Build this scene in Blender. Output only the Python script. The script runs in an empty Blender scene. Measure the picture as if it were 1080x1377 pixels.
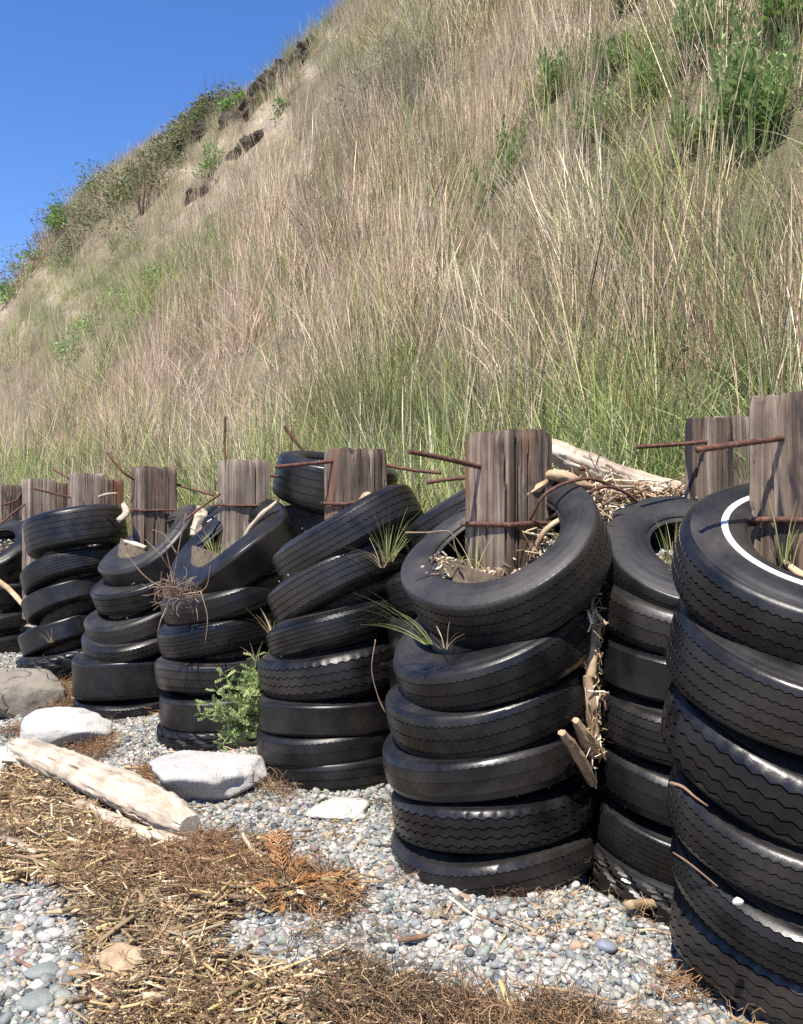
import bpy, math, random
import numpy as np
from mathutils import Vector, Matrix, Euler
random.seed(7); RNG = np.random.default_rng(7)
SC = bpy.context.scene; COL = SC.collection
R = math.radians
# ------------------------------------------------------------------ camera, sky, sun, exposure
F, PCX, HOR, EYE = 1250.0, 540.0, 678.0, 1.2          # focal length in photo pixels, centre column, horizon row, eye height
cam = bpy.data.cameras.new('camera'); cam_o = bpy.data.objects.new('camera', cam); COL.objects.link(cam_o)
cam.sensor_fit = 'VERTICAL'; cam.sensor_height = 24.0; cam.lens = 24.0 * F / 1377.0
cam.shift_y = -(688.5 - HOR) / 1377.0
cam.clip_start = 0.05; cam.clip_end = 2000
cam_o.location = (0, 0, EYE); cam_o.rotation_euler = (R(90), 0, 0); SC.camera = cam_o
SUN_EL, SUN_DIR = 60.0, (-0.36, -0.93)                   # sun stands behind the camera, a little to the left
world = bpy.data.worlds.new('World'); SC.world = world; world.use_nodes = True
wn = world.node_tree.nodes; wl = world.node_tree.links
bg = wn['Background']; sky = wn.new('ShaderNodeTexSky'); sky.sky_type = 'NISHITA'; sky.sun_disc = False
sky.sun_elevation = R(SUN_EL); sky.sun_rotation = math.atan2(SUN_DIR[0], SUN_DIR[1]) % (2 * math.pi)
sky.altitude = 0; sky.air_density = 1.0; sky.dust_density = 0.1; sky.ozone_density = 5.0
hs_ = wn.new('ShaderNodeHueSaturation'); hs_.inputs['Saturation'].default_value = 1.2; wl.new(sky.outputs[0], hs_.inputs['Color'])
tn_ = wn.new('ShaderNodeVectorMath'); tn_.operation = 'MULTIPLY'; tn_.inputs[1].default_value = (1.12, .97, 1.12); wl.new(hs_.outputs[0], tn_.inputs[0]); wl.new(tn_.outputs[0], bg.inputs[0]); bg.inputs[1].default_value = 0.10
sl = bpy.data.lights.new('sun', 'SUN'); sl.energy = 5.0; sl.angle = R(0.5); sl.color = (1.0, 0.93, 0.83)
so = bpy.data.objects.new('sun', sl); COL.objects.link(so)
ce = math.cos(R(SUN_EL)); sd = Vector((SUN_DIR[0], SUN_DIR[1], 0)).normalized() * ce; sd.z = math.sin(R(SUN_EL))
so.rotation_euler = sd.to_track_quat('Z', 'Y').to_euler(); so.location = (0, -5, 8)
SC.view_settings.view_transform = 'Standard'; SC.view_settings.look = 'None'
SC.view_settings.exposure = 0.90; SC.view_settings.gamma = 1.0; SC.view_settings.use_curve_mapping = False
SC.render.engine = 'CYCLES'; SC.cycles.max_bounces = 5; SC.cycles.diffuse_bounces = 3; SC.cycles.glossy_bounces = 2
SC.cycles.transmission_bounces = 3; SC.cycles.use_denoising = False

# ------------------------------------------------------------------ helpers
def P(x, y, Z):                                           # photo pixel + distance -> world point
    return Vector(((x - PCX) / F * Z, Z, EYE - (y - HOR) / F * Z))
def tag(o, label=None, cat=None, group=None, kind=None):
    if label: o['label'] = label
    if cat: o['category'] = cat
    if group: o['group'] = group
    if kind: o['kind'] = kind
    return o
def empty(name, loc=(0, 0, 0)):
    o = bpy.data.objects.new(name, None); COL.objects.link(o); o.location = loc; o.empty_display_size = .1
    return o
def mesh_np(name, verts, quads=None, tris=None, smooth=True, sharp=None):
    verts = np.asarray(verts, dtype=np.float32).reshape(-1, 3)
    nq = 0 if quads is None else len(quads); nt = 0 if tris is None else len(tris)
    me = bpy.data.meshes.new(name); me.vertices.add(len(verts)); me.vertices.foreach_set('co', verts.ravel())
    idx = []
    if nq: idx.append(np.asarray(quads, dtype=np.int32).ravel())
    if nt: idx.append(np.asarray(tris, dtype=np.int32).ravel())
    idx = np.concatenate(idx); me.loops.add(len(idx)); me.loops.foreach_set('vertex_index', idx)
    me.polygons.add(nq + nt)
    starts = np.concatenate([np.arange(nq) * 4, nq * 4 + np.arange(nt) * 3]).astype(np.int32)
    me.polygons.foreach_set('loop_start', starts)
    me.update(calc_edges=True)
    me.polygons.foreach_set('use_smooth', np.full(nq + nt, smooth))
    if sharp: me.set_sharp_from_angle(angle=R(sharp))
    me.validate()
    return me
def mkobj(name, me, mat=None, parent=None, link=True):
    o = bpy.data.objects.new(name, me)
    if link: COL.objects.link(o)
    if mat is not None and me is not None and not me.materials: me.materials.append(mat)
    if parent is not None: o.parent = parent
    return o
class MB:
    def __init__(s): s.v = []; s.q = []; s.t = []; s.n = 0; s.c = []
    def add(s, v, q=None, t=None, col=None):
        v = np.asarray(v, float).reshape(-1, 3)
        if q is not None and len(q): s.q.append(np.asarray(q) + s.n)
        if t is not None and len(t): s.t.append(np.asarray(t) + s.n)
        s.v.append(v); s.c.append(np.full(len(v), 0.5 if col is None else col)); s.n += len(v)
    def mesh(s, name, smooth=True, sharp=None):
        me = mesh_np(name, np.concatenate(s.v), np.concatenate(s.q) if s.q else None, np.concatenate(s.t) if s.t else None, smooth, sharp)
        a = me.attributes.new('tint', 'FLOAT', 'POINT'); a.data.foreach_set('value', np.concatenate(s.c).astype(np.float32))
        return me
# value noise
def _h(ix, iy, iz, s):
    n = (ix * 374761393 + iy * 668265263 + iz * 2147483647 + s * 974634777) & 0xffffffff
    n = ((n ^ (n >> 13)) * 1274126177) & 0xffffffff
    return ((n ^ (n >> 16)) & 0xffff) / 65535.0
def vnoise(x, y, z=0.0, s=0):
    x, y, z = np.broadcast_arrays(np.asarray(x, float), np.asarray(y, float), np.asarray(z, float))
    ix, iy, iz = np.floor(x).astype(np.int64), np.floor(y).astype(np.int64), np.floor(z).astype(np.int64)
    fx, fy, fz = x - ix, y - iy, z - iz
    fx, fy, fz = fx * fx * (3 - 2 * fx), fy * fy * (3 - 2 * fy), fz * fz * (3 - 2 * fz)
    r = 0
    for dx in (0, 1):
        for dy in (0, 1):
            for dz in (0, 1):
                r = r + _h(ix + dx, iy + dy, iz + dz, s) * (fx if dx else 1 - fx) * (fy if dy else 1 - fy) * (fz if dz else 1 - fz)
    return r
def fbm(x, y, z=0.0, s=0, o=4):
    r = 0; a = 1; t = 0; f = 1
    for k in range(o):
        r = r + a * (vnoise(np.asarray(x) * f, np.asarray(y) * f, np.asarray(z) * f, s + k) - .5) * 2; t += a; a *= .5; f *= 2.03
    return r / t
def sstep(a, b, x):
    t = np.clip((np.asarray(x, float) - a) / (b - a), 0, 1); return t * t * (3 - 2 * t)

def sweep(path, rad, sides=8, cap=True, lump=0.0, seed=0, squash=1.0):
    path = np.asarray([tuple(p) for p in path], float); n = len(path); rad = np.broadcast_to(np.asarray(rad, float), (n,))
    tan = np.gradient(path, axis=0); tan /= np.linalg.norm(tan, axis=1)[:, None] + 1e-9
    up = np.array([0, 0, 1.0]) if abs(tan[0, 2]) < .9 else np.array([1.0, 0, 0])
    V = []
    for i in range(n):
        a = np.cross(up, tan[i]); a /= np.linalg.norm(a) + 1e-9; b = np.cross(tan[i], a); up = b
        th = np.arange(sides) * 2 * np.pi / sides
        rr = rad[i] * np.ones(sides)
        if lump:
            rr = rr * (1 + lump * fbm(np.cos(th) * 1.5 + seed, np.sin(th) * 1.5, i * .35, seed, 3) + lump * .6 * fbm(np.cos(th) * 5 + seed, np.sin(th) * 5, i * .12, seed + 5, 2))
        V.append(path[i] + np.outer(np.cos(th) * rr, a) + np.outer(np.sin(th) * rr * squash, b))
    V = np.concatenate(V)
    i = np.arange(n - 1)[:, None] * sides; j = np.arange(sides)[None]; k = (j + 1) % sides
    Q = np.stack([i + j, i + k, i + sides + k, i + sides + j], -1).reshape(-1, 4)
    T = []
    if cap:
        V = np.vstack([V, path[0], path[-1]]); c0 = n * sides; c1 = c0 + 1
        T = [(c0, (m + 1) % sides, m) for m in range(sides)] + [(c1, (n - 1) * sides + m, (n - 1) * sides + (m + 1) % sides) for m in range(sides)]
    return V, Q, np.array(T) if T else None
def curve_pts(pts, n):                                     # Catmull-Rom through control points
    p = [np.array(tuple(q), float) for q in pts]; p = [2 * p[0] - p[1]] + p + [2 * p[-1] - p[-2]]; out = []
    m = len(p) - 3
    for t in np.linspace(0, m - 1e-6, n):
        i = int(t); f = t - i; a, b, c, d = p[i:i + 4]
        out.append(.5 * ((2 * b) + (c - a) * f + (2 * a - 5 * b + 4 * c - d) * f * f + (3 * b - a - 3 * c + d) * f ** 3))
    return np.array(out)

# ------------------------------------------------------------------ materials
def newmat(name):
    m = bpy.data.materials.new(name); m.use_nodes = True; nt = m.node_tree
    return m, nt.nodes, nt.links, nt.nodes['Principled BSDF']
def ramp(N, stops, interp='LINEAR'):
    r = N.new('ShaderNodeValToRGB'); r.color_ramp.interpolation = interp
    e = r.color_ramp.elements
    while len(e) < len(stops): e.new(0.5)
    for k, (p, c) in enumerate(stops): e[k].position = p; e[k].color = (*c, 1)
    return r
def noise_n(N, L, vec, scale, detail=4, rough=.6, dist=0):
    n = N.new('ShaderNodeTexNoise'); n.inputs['Scale'].default_value = scale; n.inputs['Detail'].default_value = detail
    n.inputs['Roughness'].default_value = rough; n.inputs['Distortion'].default_value = dist
    if vec is not None: L.new(vec, n.inputs['Vector'])
    return n
def mapping(N, L, src, scale):
    mp = N.new('ShaderNodeMapping'); mp.inputs['Scale'].default_value = scale; L.new(src, mp.inputs['Vector']); return mp.outputs[0]
def mix(N, L, fac, a, b, mode='MIX'):
    m = N.new('ShaderNodeMix'); m.data_type = 'RGBA'; m.blend_type = mode
    for s, v in ((m.inputs[0], fac), (m.inputs[6], a), (m.inputs[7], b)):
        if isinstance(v, (int, float)): s.default_value = v
        elif isinstance(v, tuple): s.default_value = (*v, 1)
        else: L.new(v, s)
    return m.outputs[2]
def bump(N, L, B, h, strength, dist=.01, prev=None):
    b = N.new('ShaderNodeBump'); b.inputs['Strength'].default_value = strength; b.inputs['Distance'].default_value = dist
    L.new(h, b.inputs['Height'])
    if prev is not None: L.new(prev, b.inputs['Normal'])
    L.new(b.outputs[0], B.inputs['Normal']); return b.outputs[0]

def mat_rubber(name, base, rough, dust, groove_rings=False):
    m, N, L, B = newmat(name); tc = N.new('ShaderNodeTexCoord'); oi = N.new('ShaderNodeObjectInfo')
    off = N.new('ShaderNodeVectorMath'); off.operation = 'ADD'; L.new(tc.outputs['Object'], off.inputs[0])
    sc = N.new('ShaderNodeVectorMath'); sc.operation = 'SCALE'; sc.inputs[0].default_value = (31, 17, 23); L.new(oi.outputs['Random'], sc.inputs['Scale']); L.new(sc.outputs[0], off.inputs[1])
    v = off.outputs[0]
    n1 = noise_n(N, L, v, 7, 6, .65); n2 = noise_n(N, L, v, 60, 4, .7); n3 = noise_n(N, L, v, 2.5, 3, .5)
    r1 = ramp(N, [(.42, (0, 0, 0)), (.75, (1, 1, 1))]); L.new(n1.outputs[0], r1.inputs[0])
    c = mix(N, L, r1.outputs[0], base, tuple(min(1, b * 1.9 + .006) for b in base))
    r3 = ramp(N, [(.5, (0, 0, 0)), (.8, (1, 1, 1))]); L.new(n3.outputs[0], r3.inputs[0])
    mlt = N.new('ShaderNodeMath'); mlt.operation = 'MULTIPLY'; L.new(r3.outputs[0], mlt.inputs[0]); L.new(n2.outputs[0], mlt.inputs[1])
    ml2 = N.new('ShaderNodeMath'); ml2.operation = 'MULTIPLY'; L.new(mlt.outputs[0], ml2.inputs[0]); ml2.inputs[1].default_value = dust
    c = mix(N, L, ml2.outputs[0], c, (.11, .093, .075))
    L.new(c, B.inputs['Base Color'])
    rr = N.new('ShaderNodeMapRange'); rr.inputs[1].default_value = .3; rr.inputs[2].default_value = .7; rr.inputs[3].default_value = rough - .08; rr.inputs[4].default_value = rough + .16
    L.new(n1.outputs[0], rr.inputs[0]); L.new(rr.outputs[0], B.inputs['Roughness'])
    B.inputs['Specular IOR Level'].default_value = .36
    pb = bump(N, L, B, n2.outputs[0], .22, .003)
    if groove_rings:
        sep = N.new('ShaderNodeSeparateXYZ'); L.new(tc.outputs['Object'], sep.inputs[0])
        cx = N.new('ShaderNodeVectorMath'); cx.operation = 'MULTIPLY'; cx.inputs[1].default_value = (1, 1, 0); L.new(tc.outputs['Object'], cx.inputs[0])
        ln = N.new('ShaderNodeVectorMath'); ln.operation = 'LENGTH'; L.new(cx.outputs[0], ln.inputs[0])
        ms = N.new('ShaderNodeMath'); ms.operation = 'MULTIPLY'; ms.inputs[1].default_value = 260; L.new(ln.outputs['Value'], ms.inputs[0])
        sn = N.new('ShaderNodeMath'); sn.operation = 'SINE'; L.new(ms.outputs[0], sn.inputs[0])
        bump(N, L, B, sn.outputs[0], .12, .002, pb)
    return m
M_RUB = mat_rubber('tyre_rubber', (.0075, .0075, .0085), .40, .9, True)
M_TRD = mat_rubber('tyre_tread_rubber', (.0055, .0052, .0055), .31, .6)
M_TRD2 = mat_rubber('tyre_tread_rubber_dull', (.009, .0085, .0085), .38, .7)
M_RUB2 = mat_rubber('tyre_rubber_weathered', (.014, .0138, .0148), .52, 1.0, True)
m, N, L, B = newmat('white_rubber'); n = noise_n(N, L, None, 30); r = ramp(N, [(.3, (.6, .58, .53)), (.7, (.82, .81, .78))]); L.new(n.outputs[0], r.inputs[0]); L.new(r.outputs[0], B.inputs[0]); B.inputs['Roughness'].default_value = .5; M_WHITE = m

def mat_wood(name, stops, grain=(38, 38, 1.6), crack=(0.03, .02, .015), crack_amt=.8, stain=None, rough=.85, bstr=.6):
    m, N, L, B = newmat(name); tc = N.new('ShaderNodeTexCoord'); oi = N.new('ShaderNodeObjectInfo')
    off = N.new('ShaderNodeVectorMath'); off.operation = 'ADD'; L.new(tc.outputs['Object'], off.inputs[0])
    sc = N.new('ShaderNodeVectorMath'); sc.operation = 'SCALE'; sc.inputs[0].default_value = (5, 3, 7); L.new(oi.outputs['Random'], sc.inputs['Scale']); L.new(sc.outputs[0], off.inputs[1])
    v = mapping(N, L, off.outputs[0], grain)
    n1 = noise_n(N, L, v, 1, 8, .7, .4); n2 = noise_n(N, L, mapping(N, L, off.outputs[0], tuple(g * 2.6 if k < 2 or grain[0] == grain[1] and k < 2 else g * 1.2 for k, g in enumerate(grain))), 1, 5, .6)
    n3 = noise_n(N, L, off.outputs[0], 6, 5, .6)
    r = ramp(N, stops); L.new(n1.outputs[0], r.inputs[0])
    c = r.outputs[0]
    rb = ramp(N, [(.35, (.62, .60, .58)), (.65, (1.15, 1.12, 1.1))]); L.new(n3.outputs[0], rb.inputs[0])
    c = mix(N, L, 1.0, c, rb.outputs[0], 'MULTIPLY')
    rc = ramp(N, [(.30, (1, 1, 1)), (.40, (0, 0, 0))]); L.new(n2.outputs[0], rc.inputs[0])
    ma = N.new('ShaderNodeMath'); ma.operation = 'MULTIPLY'; ma.inputs[1].default_value = crack_amt; L.new(rc.outputs[0], ma.inputs[0])
    c = mix(N, L, ma.outputs[0], c, crack)
    if stain:
        n4 = noise_n(N, L, mapping(N, L, off.outputs[0], (9, 9, 1.3)), 1, 4, .6, .6)
        rs = ramp(N, [(.56, (0, 0, 0)), (.68, (1, 1, 1))]); L.new(n4.outputs[0], rs.inputs[0]); c = mix(N, L, rs.outputs[0], c, stain)
        n5 = noise_n(N, L, mapping(N, L, off.outputs[0], (12, 12, 1.8)), 1, 4, .6, .8)
        rs = ramp(N, [(.38, (1, 1, 1)), (.45, (0, 0, 0))]); L.new(n5.outputs[0], rs.inputs[0]); c = mix(N, L, rs.outputs[0], c, (.02, .014, .016))
    L.new(c, B.inputs[0]); B.inputs['Roughness'].default_value = rough
    mh = N.new('ShaderNodeMath'); mh.operation = 'ADD'; L.new(n1.outputs[0], mh.inputs[0]); L.new(n2.outputs[0], mh.inputs[1])
    bump(N, L, B, mh.outputs[0], bstr, .004)
    return m
M_POST = mat_wood('weathered_post_wood', bstr=.5, grain=(30, 30, 1.1), stops=[(.30, (.022, .015, .011)), (.43, (.085, .06, .042)), (.55, (.175, .132, .098)), (.70, (.36, .295, .235))], stain=(.15, .065, .028))
M_POST2 = mat_wood('weathered_grey_post_wood', bstr=.5, grain=(30, 30, 1.1), stops=[(.30, (.06, .045, .035)), (.44, (.16, .125, .095)), (.56, (.26, .21, .165)), (.72, (.38, .325, .26))])
M_DRIFT = mat_wood('bleached_driftwood', [(.25, (.22, .165, .11)), (.42, (.38, .315, .235)), (.56, (.50, .435, .35)), (.8, (.60, .54, .45))], grain=(1.6, 30, 30), crack=(.16, .1, .06), crack_amt=.45, bstr=.4)
M_STICK = mat_wood('driftwood_stick', [(.25, (.22, .15, .085)), (.5, (.42, .31, .19)), (.75, (.6, .49, .34))], grain=(14, 14, 14), crack=(.06, .035, .02), crack_amt=.5)
M_STICK2 = mat_wood('brown_stick', [(.25, (.10, .055, .035)), (.5, (.22, .13, .08)), (.75, (.36, .23, .15))], grain=(14, 14, 14), crack=(.03, .02, .012), crack_amt=.5)
M_TAN = mat_wood('tan_broken_wood', [(.25, (.20, .135, .075)), (.5, (.34, .25, .155)), (.75, (.48, .38, .26))], grain=(8, 8, 26), crack=(.07, .04, .02), crack_amt=.6)
m, N, L, B = newmat('rusty_iron'); tc = N.new('ShaderNodeTexCoord'); n = noise_n(N, L, tc.outputs['Object'], 60, 6, .7)
r = ramp(N, [(.3, (.025, .012, .010)), (.5, (.09, .036, .022)), (.7, (.20, .085, .048))]); L.new(n.outputs[0], r.inputs[0]); L.new(r.outputs[0], B.inputs[0]); B.inputs['Roughness'].default_value = .8
bump(N, L, B, n.outputs[0], .8, .004); M_RUST = m

def mat_inst(name, ramp_stops=None, rough=.6, translucent=0.0, tintamt=.5, bumpy=None, spec=.3):
    """colour comes per instance from the point attribute icol, varied by the mesh attribute tint"""
    m, N, L, B = newmat(name)
    a = N.new('ShaderNodeAttribute'); a.attribute_type = 'INSTANCER'; a.attribute_name = 'icol'
    t = N.new('ShaderNodeAttribute'); t.attribute_type = 'GEOMETRY'; t.attribute_name = 'tint'
    mr = N.new('ShaderNodeMapRange'); mr.inputs[3].default_value = 1 - tintamt; mr.inputs[4].default_value = 1 + tintamt; L.new(t.outputs['Fac'], mr.inputs[0])
    vm = N.new('ShaderNodeVectorMath'); vm.operation = 'SCALE'; L.new(a.outputs['Color'], vm.inputs[0]); L.new(mr.outputs[0], vm.inputs['Scale'])
    c = vm.outputs[0]
    if bumpy:
        tc = N.new('ShaderNodeTexCoord'); n = noise_n(N, L, tc.outputs['Object'], bumpy, 5, .65)
        rr = ramp(N, [(.3, (.72, .72, .72)), (.7, (1.2, 1.2, 1.2))]); L.new(n.outputs[0], rr.inputs[0]); c = mix(N, L, 1.0, c, rr.outputs[0], 'MULTIPLY')
        bump(N, L, B, n.outputs[0], .3, .02)
    L.new(c, B.inputs[0]); B.inputs['Roughness'].default_value = rough; B.inputs['Specular IOR Level'].default_value = spec
    if translucent:
        tr = N.new('ShaderNodeBsdfTranslucent'); L.new(c, tr.inputs[0]); ms = N.new('ShaderNodeMixShader'); ms.inputs[0].default_value = translucent
        L.new(B.outputs[0], ms.inputs[1]); L.new(tr.outputs[0], ms.inputs[2]); L.new(ms.outputs[0], N['Material Output'].inputs[0])
    return m
M_GRASS = mat_inst('grass_blades', rough=.55, translucent=.22, tintamt=.62, spec=.25)
M_PEB = mat_inst('pebble_stone', rough=.62, tintamt=.15, bumpy=3.0)
M_STRAW = mat_inst('straw_litter', rough=.6, tintamt=.5, translucent=.1)
def mat_leaf(name, c0, c1, transl=.25, rough=.5):
    m, N, L, B = newmat(name); t = N.new('ShaderNodeAttribute'); t.attribute_name = 'tint'
    c = mix(N, L, t.outputs['Fac'], c0, c1); L.new(c, B.inputs[0]); B.inputs['Roughness'].default_value = rough; B.inputs['Specular IOR Level'].default_value = .3
    tr = N.new('ShaderNodeBsdfTranslucent'); L.new(c, tr.inputs[0]); ms = N.new('ShaderNodeMixShader'); ms.inputs[0].default_value = transl
    L.new(B.outputs[0], ms.inputs[1]); L.new(tr.outputs[0], ms.inputs[2]); L.new(ms.outputs[0], N['Material Output'].inputs[0]); return m
M_TUFT = mat_leaf('fresh_grass', (.13, .19, .05), (.38, .36, .16))
M_TUFTG = mat_leaf('dark_green_grass', (.08, .11, .03), (.34, .30, .15))
M_TUFTD = mat_leaf('dry_grass_tuft', (.30, .22, .12), (.55, .46, .28))
M_LEAF = mat_leaf('green_leaves', (.10, .19, .04), (.27, .40, .11), .35)
M_LEAFB = mat_leaf('bluish_green_leaves', (.12, .21, .06), (.36, .46, .19), .3)
M_LEAFO = mat_leaf('olive_bush_leaves', (.08, .10, .04), (.22, .22, .10))
M_LEAFG = mat_leaf('grey_brush_leaves', (.14, .13, .09), (.34, .31, .22))
M_LEAFC = mat_leaf('olive_green_scrub', (.09, .12, .04), (.22, .26, .10))
m, N, L, B = newmat('soil_painted_shade'); tc = N.new('ShaderNodeTexCoord'); n = noise_n(N, L, tc.outputs['Object'], 5, 8, .7); r = ramp(N, [(.3, (.03, .022, .016)), (.6, (.09, .065, .045)), (.8, (.2, .15, .10))]); L.new(n.outputs[0], r.inputs[0]); L.new(r.outputs[0], B.inputs[0]); B.inputs['Roughness'].default_value = .95; bump(N, L, B, n.outputs[0], 1, .2); M_SOILSHADE = m  # bare soil, darkened to paint in the shade of the recess under the turf
M_WEED = mat_leaf('feathery_weed_leaves', (.13, .22, .07), (.42, .46, .20))
M_CEDAR = mat_leaf('dead_orange_foliage', (.28, .12, .045), (.52, .29, .12))
M_TWIG = mat_wood('dry_twig', [(.25, (.12, .08, .05)), (.5, (.26, .18, .12)), (.75, (.42, .32, .22))], grain=(20, 20, 20))
M_SEAW = mat_inst('dried_seaweed', rough=.7, tintamt=.5)

def mat_rock(name, c0, c1, speck=None, scale=5, cracks=True):
    m, N, L, B = newmat(name); tc = N.new('ShaderNodeTexCoord'); v = tc.outputs['Object']
    n = noise_n(N, L, v, scale, 8, .65); r = ramp(N, [(.3, c0), (.7, c1)]); L.new(n.outputs[0], r.inputs[0]); c = r.outputs[0]
    if speck:
        n2 = noise_n(N, L, v, 110, 3, .6); r2 = ramp(N, [(.60, (0, 0, 0)), (.68, (1, 1, 1))]); L.new(n2.outputs[0], r2.inputs[0]); c = mix(N, L, r2.outputs[0], c, speck)
    L.new(c, B.inputs[0]); B.inputs['Roughness'].default_value = .85
    nf = noise_n(N, L, v, 22, 8, .7); pb = bump(N, L, B, nf.outputs[0], .6, .02)
    if cracks:
        vo = N.new('ShaderNodeTexNoise'); vo.inputs['Scale'].default_value = 3.2; vo.inputs['Detail'].default_value = 3; L.new(v, vo.inputs['Vector'])
        ab = N.new('ShaderNodeMath'); ab.operation = 'SUBTRACT'; ab.inputs[1].default_value = .5; L.new(vo.outputs[0], ab.inputs[0])
        a2 = N.new('ShaderNodeMath'); a2.operation = 'ABSOLUTE'; L.new(ab.outputs[0], a2.inputs[0])
        rc = ramp(N, [(0, (0, 0, 0)), (.02, (1, 1, 1))]); L.new(a2.outputs[0], rc.inputs[0]); bump(N, L, B, rc.outputs[0], .8, .015, pb)
    return m
M_ROCKT = mat_rock('tan_grey_boulder', (.15, .13, .105), (.27, .24, .19))
M_ROCKG = mat_rock('grey_green_stone', (.15, .17, .16), (.25, .27, .25), cracks=False)
M_ROCKW = mat_rock('pale_boulder', (.36, .345, .31), (.52, .505, .465), cracks=False)
M_ROCKS = mat_rock('speckled_boulder', (.34, .325, .30), (.50, .48, .45), speck=(.16, .15, .14), cracks=False)

# ground materials
m, N, L, B = newmat('beach_ground'); tc = N.new('ShaderNodeTexCoord')
vo = N.new('ShaderNodeTexVoronoi'); vo.inputs['Scale'].default_value = 45; L.new(tc.outputs['Object'], vo.inputs['Vector'])
hs = N.new('ShaderNodeSeparateColor'); L.new(vo.outputs['Color'], hs.inputs[0])
r = ramp(N, [(0, (.10, .11, .12)), (.3, (.24, .25, .25)), (.6, (.40, .39, .36)), (.85, (.3, .26, .2)), (1, (.6, .59, .56))]); L.new(hs.outputs[0], r.inputs[0])
wa = N.new('ShaderNodeAttribute'); wa.attribute_name = 'wrack'; n = noise_n(N, L, tc.outputs['Object'], 40, 5, .7)
r2 = ramp(N, [(.3, (.06, .035, .02)), (.7, (.22, .14, .08))]); L.new(n.outputs[0], r2.inputs[0])
L.new(mix(N, L, wa.outputs['Fac'], r.outputs[0], r2.outputs[0]), B.inputs[0]); B.inputs['Roughness'].default_value = .9
inv = N.new('ShaderNodeMath'); inv.operation = 'SUBTRACT'; inv.inputs[0].default_value = 1; L.new(vo.outputs['Distance'], inv.inputs[1])
bump(N, L, B, inv.outputs[0], 1, .02); M_BEACH = m
m, N, L, B = newmat('hillside_soil'); tc = N.new('ShaderNodeTexCoord'); n = noise_n(N, L, tc.outputs['Object'], 3.0, 8, .7); nb = noise_n(N, L, tc.outputs['Object'], .35, 4, .6)
r = ramp(N, [(.3, (.13, .095, .06)), (.5, (.23, .18, .115)), (.7, (.34, .28, .19))]); L.new(n.outputs[0], r.inputs[0])
r2 = ramp(N, [(.35, (.15, .14, .075)), (.65, (.27, .22, .14))]); L.new(nb.outputs[0], r2.inputs[0])
ba = N.new('ShaderNodeAttribute'); ba.attribute_name = 'bare'
c_ = mix(N, L, ba.outputs['Fac'], r2.outputs[0], r.outputs[0])
pa = N.new('ShaderNodeAttribute'); pa.attribute_name = 'pale'
r3 = ramp(N, [(.3, (.30, .24, .16)), (.6, (.44, .37, .27)), (.75, (.5, .44, .33))]); L.new(n.outputs[0], r3.inputs[0]); c_ = mix(N, L, pa.outputs['Fac'], c_, r3.outputs[0])
da = N.new('ShaderNodeAttribute'); da.attribute_name = 'peat'; c_ = mix(N, L, da.outputs['Fac'], c_, (.035, .026, .02))
L.new(c_, B.inputs[0]); B.inputs['Roughness'].default_value = .95; bump(N, L, B, n.outputs[0], 1, .25); M_HILL = m

# ------------------------------------------------------------------ terrain functions  (u: inland from the tyre line, v: along it)
NU = (0.8, 0.6); NV = (-0.6, 0.8); U0 = 2.13
def uv_of(x, y): return NU[0] * x + NU[1] * y - U0, NV[0] * x + NV[1] * y
def xy_of(u, v): return NU[0] * (u + U0) + NV[0] * v, NU[1] * (u + U0) + NV[1] * v
PU = np.array([.42, .50, .58, .72, 1.0, 1.6, 2.4, 3.2, 4.2, 6.0, 8.0, 9.6, 11.0, 12.0, 13.5, 16, 30, 120])
PZ = np.array([.0, .20, .62, .88, .98, 1.12, 1.65, 2.45, 3.72, 6.30, 9.35, 11.75, 13.75, 14.6, 15.1, 15.5, 16.5, 18])
def proj(x, y, z):
    y = np.maximum(y, .05); return PCX + F * x / y, HOR - F * (z - EYE) / y
def poly_mask(px, py, poly):
    inside = np.zeros(px.shape, bool); n = len(poly)
    for i in range(n):
        x1, y1 = poly[i]; x2, y2 = poly[(i + 1) % n]
        c = ((y1 > py) != (y2 > py)) & (px < (x2 - x1) * (py - y1) / (y2 - y1 + 1e-9) + x1); inside ^= c
    return inside
def beach_z0(u, v):
    u = np.asarray(u, float); d = -u
    e = np.maximum(d - .38, 0); z = .095 - .012 * np.clip(d, -1, .38) - .19 * np.minimum(e, 3.4) - .06 * np.maximum(e - 3.4, 0) - .02 * np.exp(-(e / .2) ** 2)
    vv = np.asarray(v, float); z = z - .055 * sstep(3.6, 4.1, vv) * (u > -1.2) * sstep(-1.2, -.7, u) - .035 * (1 - sstep(1.4, 1.9, vv)) * sstep(-1.2, -.6, u) - .11 * sstep(-.1, .15, u) * (1 - sstep(1.9, 2.2, vv))
    return np.maximum(z, -3.0) + .022 * fbm(u * 1.7, np.asarray(v) * 1.7, 0, 11, 3)
WR1 = [(-700, 1010), (0, 1035), (45, 1035), (130, 1095), (200, 1135), (275, 1140), (340, 1138), (400, 1165), (490, 1200), (478, 1228), (400, 1224), (330, 1232), (280, 1256), (300, 1300), (420, 1318), (455, 1290), (520, 1335), (600, 1352), (660, 1372), (740, 1362), (820, 1385), (880, 1425), (880, 2400), (100, 2400), (135, 1385), (122, 1320), (130, 1275), (105, 1232), (60, 1190), (0, 1192), (-700, 1200)]
def wrack_amt(x, y, z):
    px, py = proj(x, y, z)
    px = px + 34 * fbm(x * 9, y * 9, 0, 51, 4); py = py + 26 * fbm(x * 9, y * 9, 0, 52, 4)
    return poly_mask(px, py, WR1)
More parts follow.
